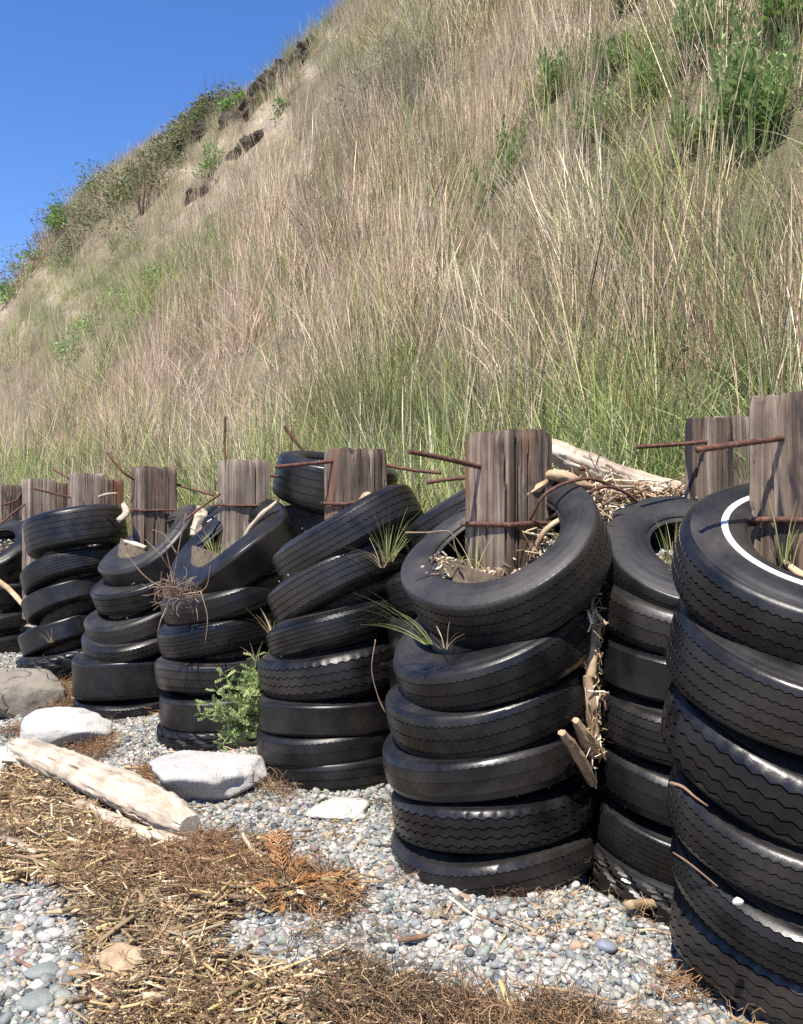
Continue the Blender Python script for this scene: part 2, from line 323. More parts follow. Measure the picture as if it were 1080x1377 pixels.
def beach_z(u, v):
    z0 = beach_z0(u, v); x, y = xy_of(u, v); px, py = proj(x, y, z0); m = 0
    for dx, dy in ((0, 0), (10, 0), (-10, 0), (0, 7), (0, -7)): m = m + poly_mask(px + dx, py + dy, WR1) / 5.0
    return z0 + np.where(y > 0.3, m, 0) * (.022 + .018 * fbm(x * 6, y * 6, 0, 33, 3))
def scarps(u, v):
    """(distance above scarp line, strength) for the two eroded ledges near the crest"""
    out = []
    for (v0, v1, ua, ub, amp) in SCARPS:
        t = np.clip((v - v0) / (v1 - v0), 0, 1)
        line = ua + (ub - ua) * t + .34 * fbm(v * .9, 0, 0, 71, 3) + .16 * fbm(v * 3.1, u * 2, 0, 72, 3)
        w = sstep(v0 - 1, v0 + .8, v) * (1 - sstep(v1 - .8, v1 + 1, v)) * np.clip(-.15 + 1.8 * vnoise(v * .95, 9, 0, 73), 0, 1.1)
        out.append((u - line, amp * w))
    return out
SCARPS = [(19.8, 29.5, 10.15, 10.6, .4), (17.4, 26.0, 7.45, 8.75, .3)]
def hill_z(u, v):
    u = np.asarray(u, float); v = np.asarray(v, float)
    ue = u + .22 * fbm(v * .5, 1, 0, 21, 3) * sstep(1.2, 3, u) + .5 * fbm(v * .12, 4, 0, 22, 2) * sstep(3, 8, u)
    z = np.interp(ue, PU, PZ)
    z = z + (.06 * fbm(u * 1.3, v * 1.3, 0, 23, 3)) * sstep(.6, 1.5, u) + .32 * fbm(u * .55, v * .55, 0, 24, 4) * sstep(2.5, 8, u)
    h = 1 + .06 * sstep(27, 33, v) - .48 * sstep(40.5, 45.5, v) - .3 * sstep(52, 80, v)
    z = np.where(u > 1.2, 1.05 + (z - 1.05) * h, z)
    if np.ndim(z):
        for d, w in scarps(u, v): z = z - w * (1 - sstep(-.02, .12, d)) * np.exp(-np.maximum(-d, 0) / 1.4) + w * .25 * np.exp(-np.abs(d) / .5) * (d > 0)
    return z
def ground_z(u, v):
    u = np.asarray(u, float)
    return np.where(u < .46, beach_z(u, v), hill_z(u, v))
def hit(px, py, tmax=70):
    """where the line of sight through a photo pixel meets the hill"""
    t = np.arange(1.5, tmax, .02); x = (px - PCX) / F * t; z = EYE - (py - HOR) / F * t; u, v = uv_of(x, t)
    h = ground_z(u, v); k = np.argmax(h > z)
    if not (h > z).any(): return None
    return Vector((x[k], t[k], h[k]))
def on_ground(px, py):
    return hit(px, py, 40)

def grid_mesh(name, us, vs, zf, attrs):
    U, V = np.meshgrid(us, vs, indexing='ij'); X, Y = xy_of(U, V); Z = zf(U, V)
    verts = np.stack([X, Y, Z], -1).reshape(-1, 3); nu, nv = U.shape
    i = np.arange(nu - 1)[:, None] * nv; j = np.arange(nv - 1)[None]
    q = np.stack([i + j, i + nv + j, i + nv + j + 1, i + j + 1], -1).reshape(-1, 4)
    me = mesh_np(name, verts, q)
    for k, f in attrs.items():
        a = me.attributes.new(k, 'FLOAT', 'POINT'); a.data.foreach_set('value', np.broadcast_to(f(U, V, X, Y, Z), U.shape).astype(np.float32).ravel())
    return me
us = np.concatenate([np.linspace(-300, -12, 24)[:-1], np.linspace(-12, -4, 30)[:-1], np.linspace(-4, .6, 190)])
vs = np.concatenate([np.linspace(-60, -2, 30)[:-1], np.linspace(-2, 10, 420)[:-1], np.linspace(10, 40, 90)[:-1], np.linspace(40, 400, 40)])
beach = mkobj('beach_ground', grid_mesh('beach_ground', us, vs, beach_z, {'wrack': lambda U, V, X, Y, Z: wrack_amt(X, Y, Z) * (Y > .3)}), M_BEACH)
tag(beach, kind='structure')
PALE = [(4, 412, 12, 34), (28, 440, 12, 12), (362, 148, 16, 16), (376, 172, 10, 22), (350, 170, 12, 18), (330, 215, 18, 12), (300, 248, 24, 10), (272, 272, 20, 9), (240, 300, 20, 10), (215, 322, 14, 9), (415, 92, 10, 12), (540, 275, 14, 18), (590, 200, 10, 14), (85, 395, 22, 14), (60, 370, 14, 12), (210, 372, 14, 8), (105, 420, 16, 8), (300, 190, 22, 8), (255, 232, 20, 8)]
def pale_px(X, Y, Z):
    px, py = proj(X, Y, Z); b = 0; jx = 9 * fbm(X * 1.1, Y * 1.1, 0, 77, 3); jy = 9 * fbm(X * 1.1, Y * 1.1, 0, 78, 3)
    for (cx, cy, rx, ry) in PALE: b = b + ell(px + jx, py + jy, cx, cy, rx, ry)
    return np.clip(b * 1.15 * (.45 + .9 * vnoise(X * 1.6, Y * 1.6, 0, 79)), 0, 1) * (Y > 5)
def ell(px, py, cx, cy, rx, ry): return np.exp(-(((px - cx) / rx) ** 2 + ((py - cy) / ry) ** 2))
def bare_f(U, V, *a):
    b = np.zeros(U.shape)
    for d, w in scarps(U, V): b = np.maximum(b, np.clip(w * 2.2, 0, 1) * (1 - sstep(.0, .15, d)) * sstep(-1.3, -.4, d) * np.clip(.35 + 1.3 * vnoise(U * 2, V * 1.3, 0, 75), 0, 1))
    if len(a) < 3: x_, y_ = xy_of(U, V); a = (x_, y_, hill_z(U, V))
    return np.maximum(np.maximum(b, sstep(41, 42.5, V)), pale_px(*a))
def peat_f(U, V, *a):
    b = np.zeros(U.shape)
    for d, w in scarps(U, V): b = np.maximum(b, 0 * (1 - sstep(.06, .2, d)) * sstep(-.42, -.16, d))
    return b
def pale_f(U, V, *a):
    b = np.zeros(U.shape)
    for d, w in scarps(U, V): b = np.maximum(b, np.clip(w * 1.4, 0, 1) * (1 - sstep(-.35, -.2, d)) * sstep(-1.2, -.6, d))
    return np.maximum(np.maximum(b * .6, sstep(41.5, 43, V)), pale_px(*a))
us = np.concatenate([np.linspace(.42, 2, 30)[:-1], np.linspace(2, 7, 60)[:-1], np.linspace(7, 12.5, 150)[:-1], np.linspace(12.5, 18, 20)[:-1], np.linspace(18, 120, 20)])
vs = np.concatenate([np.linspace(-40, -3, 40)[:-1], np.linspace(-3, 18, 190)[:-1], np.linspace(18, 46, 330)[:-1], np.linspace(46, 300, 60)])
hill = mkobj('hillside', grid_mesh('hillside', us, vs, hill_z, {'bare': bare_f, 'peat': peat_f, 'pale': pale_f}), M_HILL)
tag(hill, kind='structure')

# ------------------------------------------------------------------ instancing of uncountable stuff
def scatter(name, variants, pts, rot, scl, idx, icol, label, cat):
    me = bpy.data.meshes.new(name); me.vertices.add(len(pts)); me.vertices.foreach_set('co', np.asarray(pts, np.float32).ravel())
    for nm, typ, dat in (('rot', 'FLOAT_VECTOR', rot), ('scl', 'FLOAT_VECTOR', scl), ('icol', 'FLOAT_VECTOR', icol)):
        a = me.attributes.new(nm, typ, 'POINT'); a.data.foreach_set('vector', np.asarray(dat, np.float32).ravel())
    a = me.attributes.new('idx', 'INT', 'POINT'); a.data.foreach_set('value', np.asarray(idx, np.int32))
    o = mkobj(name, me); tag(o, label, cat, kind='stuff')
    col = bpy.data.collections.new(name + '_kinds')
    for k, vm in enumerate(variants):
        vo = bpy.data.objects.new('%s_kind_%02d' % (name, k), vm); col.objects.link(vo)
    ng = bpy.data.node_groups.new(name, 'GeometryNodeTree')
    ng.interface.new_socket('Geometry', in_out='INPUT', socket_type='NodeSocketGeometry'); ng.interface.new_socket('Geometry', in_out='OUTPUT', socket_type='NodeSocketGeometry')
    n = ng.nodes; l = ng.links; gi = n.new('NodeGroupInput'); go = n.new('NodeGroupOutput'); ip = n.new('GeometryNodeInstanceOnPoints')
    ci = n.new('GeometryNodeCollectionInfo'); ci.inputs['Collection'].default_value = col; ci.inputs['Separate Children'].default_value = True; ci.inputs['Reset Children'].default_value = True
    def attr(nm, t):
        a = n.new('GeometryNodeInputNamedAttribute'); a.data_type = t; a.inputs['Name'].default_value = nm; return a.outputs['Attribute']
    mp = n.new('GeometryNodeMeshToPoints'); l.new(gi.outputs[0], mp.inputs[0]); l.new(mp.outputs[0], ip.inputs['Points']); l.new(ci.outputs[0], ip.inputs['Instance'])
    ip.inputs['Pick Instance'].default_value = True; l.new(attr('idx', 'INT'), ip.inputs['Instance Index'])
    er = n.new('FunctionNodeEulerToRotation'); l.new(attr('rot', 'FLOAT_VECTOR'), er.inputs[0]); l.new(er.outputs[0], ip.inputs['Rotation'])
    l.new(attr('scl', 'FLOAT_VECTOR'), ip.inputs['Scale']); l.new(ip.outputs[0], go.inputs[0])
    md = o.modifiers.new('scatter', 'NODES'); md.node_group = ng
    return o

def ribbon(mb, base, d0, length, bend, width, segs=4, az=None, tint=.5, head=0.0, tipw=.25):
    """a grass blade: starts along d0, bends over towards its lean direction"""
    d = np.array(d0, float); d /= np.linalg.norm(d); p = np.array(base, float); az = random.uniform(0, math.pi) if az is None else az
    side = np.array([math.cos(az), math.sin(az), 0.0]); pts = []; ws = []
    h = np.array([d[0], d[1], 0.0]); hn = np.linalg.norm(h); h = h / hn if hn > 1e-4 else np.array([math.cos(az + 1.57), math.sin(az + 1.57), 0])
    for k in range(segs + 1):
        t = k / segs; w = width * (1 - (1 - tipw) * t)
        if head and t > .74: w = width * head
        if head and k == segs: w = width * .4
        pts.append(p.copy()); ws.append(w); d = d + h * bend / segs + np.array([0, 0, -abs(bend) * t * .8 / segs]); d /= np.linalg.norm(d); p = p + d * length / segs
    pts = np.array(pts); ws = np.array(ws)[:, None]
    V = np.concatenate([pts - side * ws / 2, pts + side * ws / 2]); n = segs + 1
    k = np.arange(segs); mb.add(V, np.stack([k, k + n, k + n + 1, k + 1], -1), col=tint)
def clump(name, n, rad, hmin, hmax, lean, bend, width, head=0, segs=4, mat=M_GRASS, seed=0):
    random.seed(seed); mb = MB(); bx, by = random.uniform(-.08, .08), random.uniform(-.08, .08)
    for k in range(n):
        a = random.uniform(0, 6.283); r = rad * math.sqrt(random.random()); l = random.gauss(0, lean)
        base = (r * math.cos(a), r * math.sin(a), -.05)
        d0 = (math.cos(a) * r / rad * lean * 1.3 + random.gauss(0, lean) + bx, math.sin(a) * r / rad * lean * 1.3 + random.gauss(0, lean) + by, 1)
        ribbon(mb, base, d0, random.uniform(hmin, hmax), random.uniform(0, bend), width * random.uniform(.6, 1.3), segs, tint=random.random(), head=head if random.random() < .6 else 0)
    me = mb.mesh(name, True); me.materials.append(mat); return me
stalks = [clump('stalks', 38, .26, .5, 1.2, .08, .20, .0052, 1.35, 5, seed=100 + k) for k in range(7)]
blades = [clump('blades', 46, .20, .28, .72, .20, 1.0, .0075, 0, 5, seed=200 + k) for k in range(6)]
shorts = [clump('short', 60, .22, .10, .32, .35, .9, .006, 0, 3, seed=300 + k) for k in range(5)]
broken = [clump('broken', 26, .25, .35, .8, .34, .6, .005, 0, 4, seed=400 + k) for k in range(4)]
KINDS = stalks + blades + shorts + broken

def hill_points(n_per_m2, u0, u1, v0, v1, rng):
    n = int((u1 - u0) * (v1 - v0) * n_per_m2 * 1.5); u = rng.uniform(u0, u1, n); v = rng.uniform(v0, v1, n)
    z = hill_z(u, v); x, y = xy_of(u, v); px, py = proj(x, y, z)
    keep = (y > 1.2) & (px > -420) & (px < 1560) & (py > -330 - 220 / np.maximum(y, 1) * 8)
    return u[keep], v[keep], x[keep], y[keep], z[keep], px[keep], py[keep]
def ell(px, py, cx, cy, rx, ry): return np.exp(-(((px - cx) / rx) ** 2 + ((py - cy) / ry) ** 2))
def zones(px, py, u, v):
    n = fbm(u * .9, v * .9, 0, 61, 4); n2 = fbm(u * 2.6, v * 2.6, 0, 62, 3)
    g = .12 + .68 * sstep(490, 590, py) * sstep(240, 560, px) + .45 * sstep(585, 640, py) + 1.15 * ell(px, py, 190, 385, 120, 70) + .8 * ell(px, py, 70, 450, 100, 60)
    g = g + .38 * ell(px, py, 880, 170, 260, 190) + .25 * ell(px, py, 520, 120, 90, 90) + .25 * ell(px, py, 350, 110, 150, 90) + .55 * ell(px, py, 510, 560, 90, 80) + .35 * ell(px, py, 800, 430, 200, 80)
    g = g + .30 * sstep(9.2, 10.4, u) * (v > 15)
    g = g + .55 * n + .35 * n2
    return np.clip(g, 0, 1), n, n2
def grass_colors(rng, n, g, px, py, kind):
    dry = np.array([[.60, .48, .30], [.52, .41, .27], [.47, .36, .26], [.42, .34, .24], [.68, .59, .42], [.22, .145, .095]])  # last, dark brown tone puts the shadow of thatch gaps into stalk colour
    grn = np.array([[.19, .26, .07], [.27, .32, .09], [.13, .19, .06], [.34, .35, .13], [.22, .26, .13], [.42, .40, .18]])
    pinky = np.array([.54, .40, .31])
    c = dry[rng.integers(0, 6, n)]
    pk = np.clip(ell(px, py, 330, 470, 330, 130) + .4 * ell(px, py, 100, 560, 200, 80), 0, 1)[:, None] * .6
    c = c * (1 - pk) + pinky * pk
    cg = grn[rng.integers(0, 6, n)]
    isg = (rng.random(n) < (g if kind != 'stalk' else g * .45))[:, None]
    if kind == 'short': isg = (rng.random(n) < np.clip(g * 1.2 + .1, 0, 1))[:, None]
    c = np.where(isg, cg, c)
    return c * rng.uniform(.8, 1.2, (n, 1))
CLEAR = []
for (qx, qy, qr) in [(1005, 215, .75), (950, 85, .7), (1060, 60, .7), (820, 110, .6), (840, 20, .6), (745, 135, .6), (690, 245, .35), (800, 200, .6), (880, 140, .5), (935, 210, .5), (888, 500, .3), (318, 150, .8), (285, 235, .7)]:
    q_ = hit(qx, qy)
    if q_: CLEAR.append((q_.x * .97, q_.y * .97, qr * .7))
def make_grass():
    rng = np.random.default_rng(5); P_, R_, S_, I_, C_ = [], [], [], [], []
    # (density, u range, v range, scale)
    for (dens, u0, u1, v0, v1, sc) in ((26, .62, 4.5, -3.5, 9, 1.0), (21, 4.5, 8, -4, 12, 1.05), (13, .62, 6, 9, 20, 1.1), (8, 8, 14, -3, 16, 1.15), (8, 6, 13.5, 12, 24, .85), (7.5, .7, 13, 20, 41.5, .9), (9, 9.5, 13, 20, 41, .75), (3, .7, 14, 41.5, 60, 1.0)):
        for kind, frac in (('stalk', .38), ('blade', .34), ('short', .5), ('broken', .08)):
            u, v, x, y, z, px, py = hill_points(dens * frac, u0, u1, v0, v1, rng); n = len(u)
            if not n: continue
            g, n1, n2 = zones(px, py, u, v)
            keep = np.ones(n, bool)
            bare = bare_f(u, v) + peat_f(u, v); keep &= rng.random(n) > bare * .85
            if kind == 'stalk': keep &= rng.random(n) < np.clip(1.15 - .75 * g * (py > 480) - 1.0 * ell(px, py, 185, 390, 120, 80) + .3 * n1, .05, 1)
            if kind == 'blade': keep &= rng.random(n) < np.clip(.25 + g, 0, 1)
            if kind in ('stalk', 'broken'): keep &= rng.random(n) < np.clip(-.15 + 1.9 * vnoise(u * 1.5, v * 1.5, 0, 83), .12, 1)
            for (qx, qy, qr) in CLEAR: keep &= ~((kind in ('stalk', 'broken', 'blade')) & (np.hypot(x - qx, y - qy) < qr) & (rng.random(n) < .5))
            keep &= ~((kind != 'short') & (u < .95) & (rng.random(n) < .6))
            u, v, x, y, z, px, py, g, n1 = [a[keep] for a in (u, v, x, y, z, px, py, g, n1)]; n = len(u)
            base = {'stalk': (0, 7), 'blade': (7, 6), 'short': (13, 5), 'broken': (18, 4)}[kind]
            s = sc * rng.uniform(.7, 1.25, n) * (1 + .35 * n1)
            if kind == 'stalk': s = s * np.where(py > 560, .8, 1.0) * (1 - .35 * sstep(8, 11, u))
            s = s * (1 - .45 * sstep(1.3, .7, u))
            for d_, w_ in scarps(u, v): s = s * (1 - .6 * np.clip(w_ * 1.5, 0, 1) * (1 - sstep(-.1, .1, d_)) * sstep(-3.0, -1.6, d_))
            P_.append(np.stack([x, y, z], -1)); I_.append(base[0] + rng.integers(0, base[1], n))
            wind = fbm(u * .7, v * .7, 0, 81, 3)
            R_.append(np.stack([rng.normal(0, .09, n) + .10, rng.normal(0, .09, n) - .10 + .12 * wind, rng.uniform(0, 6.283, n) * 0 + rng.uniform(-3.14, 3.14, n)], -1))
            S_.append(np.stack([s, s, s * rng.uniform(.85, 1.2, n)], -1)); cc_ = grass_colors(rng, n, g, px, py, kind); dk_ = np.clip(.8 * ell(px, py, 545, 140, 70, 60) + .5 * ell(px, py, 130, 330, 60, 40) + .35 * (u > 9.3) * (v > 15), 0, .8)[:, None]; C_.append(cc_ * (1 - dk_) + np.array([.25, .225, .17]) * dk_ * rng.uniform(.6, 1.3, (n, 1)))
    pts = np.concatenate(P_); print('grass clumps', len(pts))
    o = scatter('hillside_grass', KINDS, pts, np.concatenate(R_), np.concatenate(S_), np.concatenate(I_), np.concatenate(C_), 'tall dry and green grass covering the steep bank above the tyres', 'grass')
make_grass()

# ------------------------------------------------------------------ pebbles
def ico(sub):
    import bmesh
    bm = bmesh.new(); bmesh.ops.create_icosphere(bm, subdivisions=sub, radius=1.0)
    v = np.array([p.co[:] for p in bm.verts]); t = np.array([[q.index for q in f.verts] for f in bm.faces]); bm.free(); return v, t
ICO2, ICO3, ICO4 = ico(2), ico(3), ico(5)
def stone_v(base, seed, rough=.22, flat=(1, 1, .6), facet=.0, f=1.1, lo=.62, hi=.85, nf=9):
    v = base.copy(); d = 1 + rough * fbm(v[:, 0] * f + seed * 3.1, v[:, 1] * f, v[:, 2] * f, seed, 3) * 1.6
    if facet:
        r = np.random.default_rng(seed)
        for k in range(nf):
            nn = r.normal(size=3); nn /= np.linalg.norm(nn); s = v @ nn; lim = r.uniform(lo, hi); d = np.where(s * d > lim, lim / np.maximum(s, 1e-3) * facet + d * (1 - facet), d)
    return v * d[:, None] * np.array(flat)
peb = []
for k in range(12):
    r = np.random.default_rng(900 + k); me = mesh_np('pebble', stone_v(ICO2[0], 40 + k, .3, (1, r.uniform(.62, .95), r.uniform(.4, .75)), facet=.9 if k % 2 == 0 else .4), None, ICO2[1], True)
    a = me.attributes.new('tint', 'FLOAT', 'POINT'); a.data.foreach_set('value', np.full(len(ICO2[0]), .5, np.float32)); me.materials.append(M_PEB); peb.append(me)
PEBCOL = np.array([1.04, 1.0, .94]) * np.array([[.62, .61, .58], [.52, .52, .50], [.40, .41, .41], [.29, .32, .34], [.19, .22, .25], [.10, .11, .12], [.30, .35, .32], [.36, .40, .36], [.46, .41, .33], [.50, .36, .26], [.34, .27, .26], [.70, .69, .67], [.24, .25, .24], [.44, .44, .43]])
PEBW = np.array([.09, .11, .12, .11, .08, .05, .09, .07, .07, .03, .04, .06, .05, .05]); PEBW = PEBW / PEBW.sum()
def make_gravel():
    rng = np.random.default_rng(12); P_, R_, S_, I_, C_ = [], [], [], [], []
    for (dens, s0, s1, lift) in ((4600, .005, .010, .002), (2300, .009, .016, .005), (420, .016, .026, .008)):
        u0, u1, v0, v1 = -3.2, .46, -1.5, 9.5
        n = int((u1 - u0) * (v1 - v0) * dens); u = rng.uniform(u0, u1, n); v = rng.uniform(v0, v1, n); x, y = xy_of(u, v)
        px0, py0 = proj(x, y, beach_z0(u, v)); k = (y > 1.0) & (px0 > -330) & (px0 < 1420) & (py0 < 1700)
        far = (y > 5.5) & (rng.random(n) < .35) & (s0 < .01); k &= ~far
        u, v, x, y = u[k], v[k], x[k], y[k]; z = beach_z(u, v); w = wrack_amt(x, y, z)
        k = ~(w & (rng.random(len(u)) < .93)); u, v, x, y, z = u[k], v[k], x[k], y[k], z[k]; n = len(u)
        px, py = proj(x, y, z); big = 1 + .4 * ell(px, py, 50, 1330, 120, 110)
        s = rng.uniform(s0, s1, n) * big * .86
        P_.append(np.stack([x, y, z + lift * rng.uniform(.2, 1.2, n)], -1)); R_.append(np.stack([rng.normal(0, .35, n), rng.normal(0, .35, n), rng.uniform(0, 6.28, n)], -1))
        S_.append(np.stack([s, s, s], -1)); I_.append(rng.integers(0, 12, n)); C_.append(PEBCOL[rng.choice(14, n, p=PEBW)] * rng.uniform(.54, .84, (n, 1)))
    pts = np.concatenate(P_); print('pebbles', len(pts))
    return P_, R_, S_, I_, C_
GR = make_gravel()

# ------------------------------------------------------------------ tyres
def zz(n, amp, kind):
    i = np.arange(n)
    if kind == 'tri': return amp * np.where(i % 2 == 0, 1, -1)
    if kind == 'tri2': return amp * np.array([0, 1, 0, -1])[i % 4]
    if kind == 'step': return amp * np.array([1, 1, -1, -1])[i % 4]
    return np.zeros(n)
PAT = {  # grooves (fractions of half width), zigzag kind, amplitude, groove width, depth, segments
    'rib5': ([-.60, -.30, 0, .30, .60], 'tri', .0024, .0036, .007, 200),
    'rib4': ([-.54, -.18, .18, .54], 'tri', .0030, .0040, .008, 190),
    'rib3': ([-.48, 0, .48], 'tri', .0026, .0036, .006, 180),
    'wave': ([-.5, -.16, .18, .52], 'tri2', .0042, .0048, .008, 208),
    'fine': ([-.66, -.44, -.22, 0, .22, .44, .66], 'tri', .0016, .0026, .006, 200),
    'worn': ([-.45, .1, .58], 'tri', .0016, .0018, .003, 170),
    'smooth': ([-.70, .66], 'none', 0, .0020, .003, 150),
    'lug': ([-.3, .3], 'step', .012, .010, .012, 120)}
def drop(f, p): return .08 * np.abs(f) ** p + .006 * f * f
def deform(V, R_, rng_):
    """sag, ovality and a local dent of one old tyre; V in the tyre's own frame"""
    a0, a1, a2 = rng_['a']; th = np.arctan2(V[:, 1], V[:, 0]); r = np.hypot(V[:, 0], V[:, 1])
    s = 1 + rng_['oval'] * np.cos(2 * (th - a0)) + .012 * np.cos(3 * (th - a1))
    out = V.copy(); out[:, 0] *= s; out[:, 1] *= s
    out[:, 2] = V[:, 2] * (1 + .12 * rng_['sq'] * np.cos(th - a2)) + rng_['sag'] * np.cos(2 * (th - a1)) * (r / R_) + rng_['sag'] * .4 * np.sin(3 * (th - a0)) * (r / R_)
    return out
def tyre_body(R_, W, rb, seed, dp):
    w = W / 2; h = R_ - rb; n = 96
    p = dp['p']; sid = [(rb, .62), (rb - .004, .70), (rb + .012, .78), (rb + .06 * h, .82), (rb + .12 * h, .91), (rb + .26 * h, .975), (rb + .42 * h, 1.0), (rb + .55 * h, 1.0), (rb + .60 * h, .985), (rb + .63 * h, .99)]
    for f in (.965, .93, .89, .85, .80, .7, .5, .25): sid.append((min(R_ - drop(f, p) - (.009 if f < .84 else .0), R_), f))
    r62 = rb + .63 * h
    sid = [q for k, q in enumerate(sid) if k < 10 or q[0] > r62 + .004]
    prof = [(a, -b) for a, b in sid] + [(R_ - .009, 0)] + sid[::-1] + [(rb + .02, .60), (rb + .3 * h, .82), (rb + .6 * h, .84), (R_ - .04, .6), (R_ - .026, 0), (R_ - .04, -.6), (rb + .6 * h, -.84), (rb + .3 * h, -.82), (rb + .02, -.60)]
    pr = np.array(prof); m = len(pr); th = np.arange(n) * 2 * np.pi / n
    V = np.stack([np.outer(np.cos(th), pr[:, 0]), np.outer(np.sin(th), pr[:, 0]), np.outer(np.ones(n), pr[:, 1] * w)], -1).reshape(-1, 3)
    i = np.arange(n)[:, None] * m; i2 = ((np.arange(n) + 1) % n)[:, None] * m; j = np.arange(m)[None]; j2 = (j + 1) % m
    Q = np.stack([i + j, i2 + j, i2 + j2, i + j2], -1).reshape(-1, 4)
    return deform(V, R_, dp), Q
def tyre_tread(R_, W, pat, seed, dp):
    gs, kind, amp, gw, dep, n = PAT[pat]; w = W / 2; z_ = zz(n, amp, kind); th = np.arange(n) * 2 * np.pi / n
    def crown(f): return R_ - drop(f, dp['p'])
    cols = [(-.855, -.006, 0), (-.84, -.001, 0), (-.82, .0, 0), (-.79, 0, 0), (-.73, 0, 0)]     # (fraction, dr, zigzag weight)
    for g in gs:
        hw = gw / 2 / w; cols += [(g - hw, 0, 1), (g - hw * .6, -dep, 1), (g + hw * .6, -dep, 1), (g + hw, 0, 1)]
    cols += [(.73, 0, 0), (.79, 0, 0), (.82, .0, 0), (.84, -.001, 0), (.855, -.006, 0)]
    if pat == 'lug':
        cols = []
        for f in np.linspace(-.87, .87, 25): cols.append((f, 0, 0))
    m = len(cols); rr = np.zeros((n, m)); zzv = np.zeros((n, m))
    rnd = np.random.default_rng(seed)
    for k, (f, dr, wt) in enumerate(cols):
        rr[:, k] = crown(f) + dr; zzv[:, k] = f * w + z_ * wt
    if pat == 'lug':
        F_ = np.array([c[0] for c in cols])[None]; I_ = np.arange(n)[:, None]
        ph = (I_ + np.abs(F_) * 9) % 6
        rr -= np.where((ph < 2) & (np.abs(F_) > .1) & (np.abs(F_) < .82), .013, 0) + np.where(np.abs(np.abs(F_) - .42) < .05, .011, 0) + np.where(np.abs(F_) > .84, .010, 0)
    else:                                                     # notches cut in the shoulders
        sh = (np.arange(n) % 2 == 0)
        if pat in ('rib4', 'rib5', 'fine'): rr[sh, 2] -= .0014; rr[sh, m - 3] -= .0014; rr[sh, 1] -= .002; rr[sh, m - 2] -= .002
    V = np.stack([np.cos(th)[:, None] * rr, np.sin(th)[:, None] * rr, zzv], -1).reshape(-1, 3)
    i = np.arange(n)[:, None] * m; i2 = ((np.arange(n) + 1) % n)[:, None] * m; j = np.arange(m - 1)[None]
    Q = np.stack([i + j, i2 + j, i2 + j + 1, i + j + 1], -1).reshape(-1, 4)
    return deform(V, R_, dp), Q
def place_rot(roll, lean):
    return Matrix.Rotation(-R(roll), 4, 'Y') @ Matrix.Rotation(R(lean), 4, 'X')
TYRES = []
def tyre(px, py, Z, D, W, roll, lean, pat, label, group, seed, white=None, dull=False, sag=.010, rim=None, p=None):
    R_ = D / 2; rb = R_ * (rim or .565); rnd = random.Random(seed)
    dp = {'a': (rnd.uniform(0, 6), rnd.uniform(0, 6), rnd.uniform(0, 6)), 'oval': rnd.uniform(.005, .022), 'sag': sag * rnd.uniform(.6, 1.3), 'sq': rnd.uniform(.3, 1), 'p': p or (rnd.choice([6, 7, 8, 10, 12]) if W < .22 else 14)}
    v, q = tyre_body(R_, W, rb, seed, dp); me = mesh_np('tyre', v, q, None, True, 50)
    o = mkobj('tyre', me, M_RUB2 if dull else M_RUB); o.matrix_world = Matrix.Translation(P(px, py, Z)) @ place_rot(roll, lean) @ Matrix.Rotation(rnd.uniform(0, 6), 4, 'Z')
    tag(o, label, 'tyre', group)
    v, q = tyre_tread(R_, W, pat, seed, dp); mkobj('tread', mesh_np('tread', v, q, None, True, 28), M_TRD2 if dull else M_TRD, o)
    if white:
        n = 96; th = np.arange(n) * 2 * np.pi / n; w = W / 2; h = R_ - rb
        pr = np.array([(rb + h * white[0] + .001, 1.005), (rb + h * white[0] + .002, 1.03), (rb + h * white[1], 1.025), (rb + h * white[1] + .001, .985)]); m_ = 4
        V = np.stack([np.outer(np.cos(th), pr[:, 0]), np.outer(np.sin(th), pr[:, 0]), np.outer(np.ones(n), pr[:, 1] * w)], -1).reshape(-1, 3)
        i = np.arange(n)[:, None] * m_; i2 = ((np.arange(n) + 1) % n)[:, None] * m_; j = np.arange(m_ - 1)[None]
        Q = np.stack([i + j, i2 + j, i2 + j + 1, i + j + 1], -1).reshape(-1, 4)
        mkobj('white_band', mesh_np('white_band', deform(V, R_, dp), Q, None, True), M_WHITE, o)
    TYRES.append((o, R_, W, rb)); return o
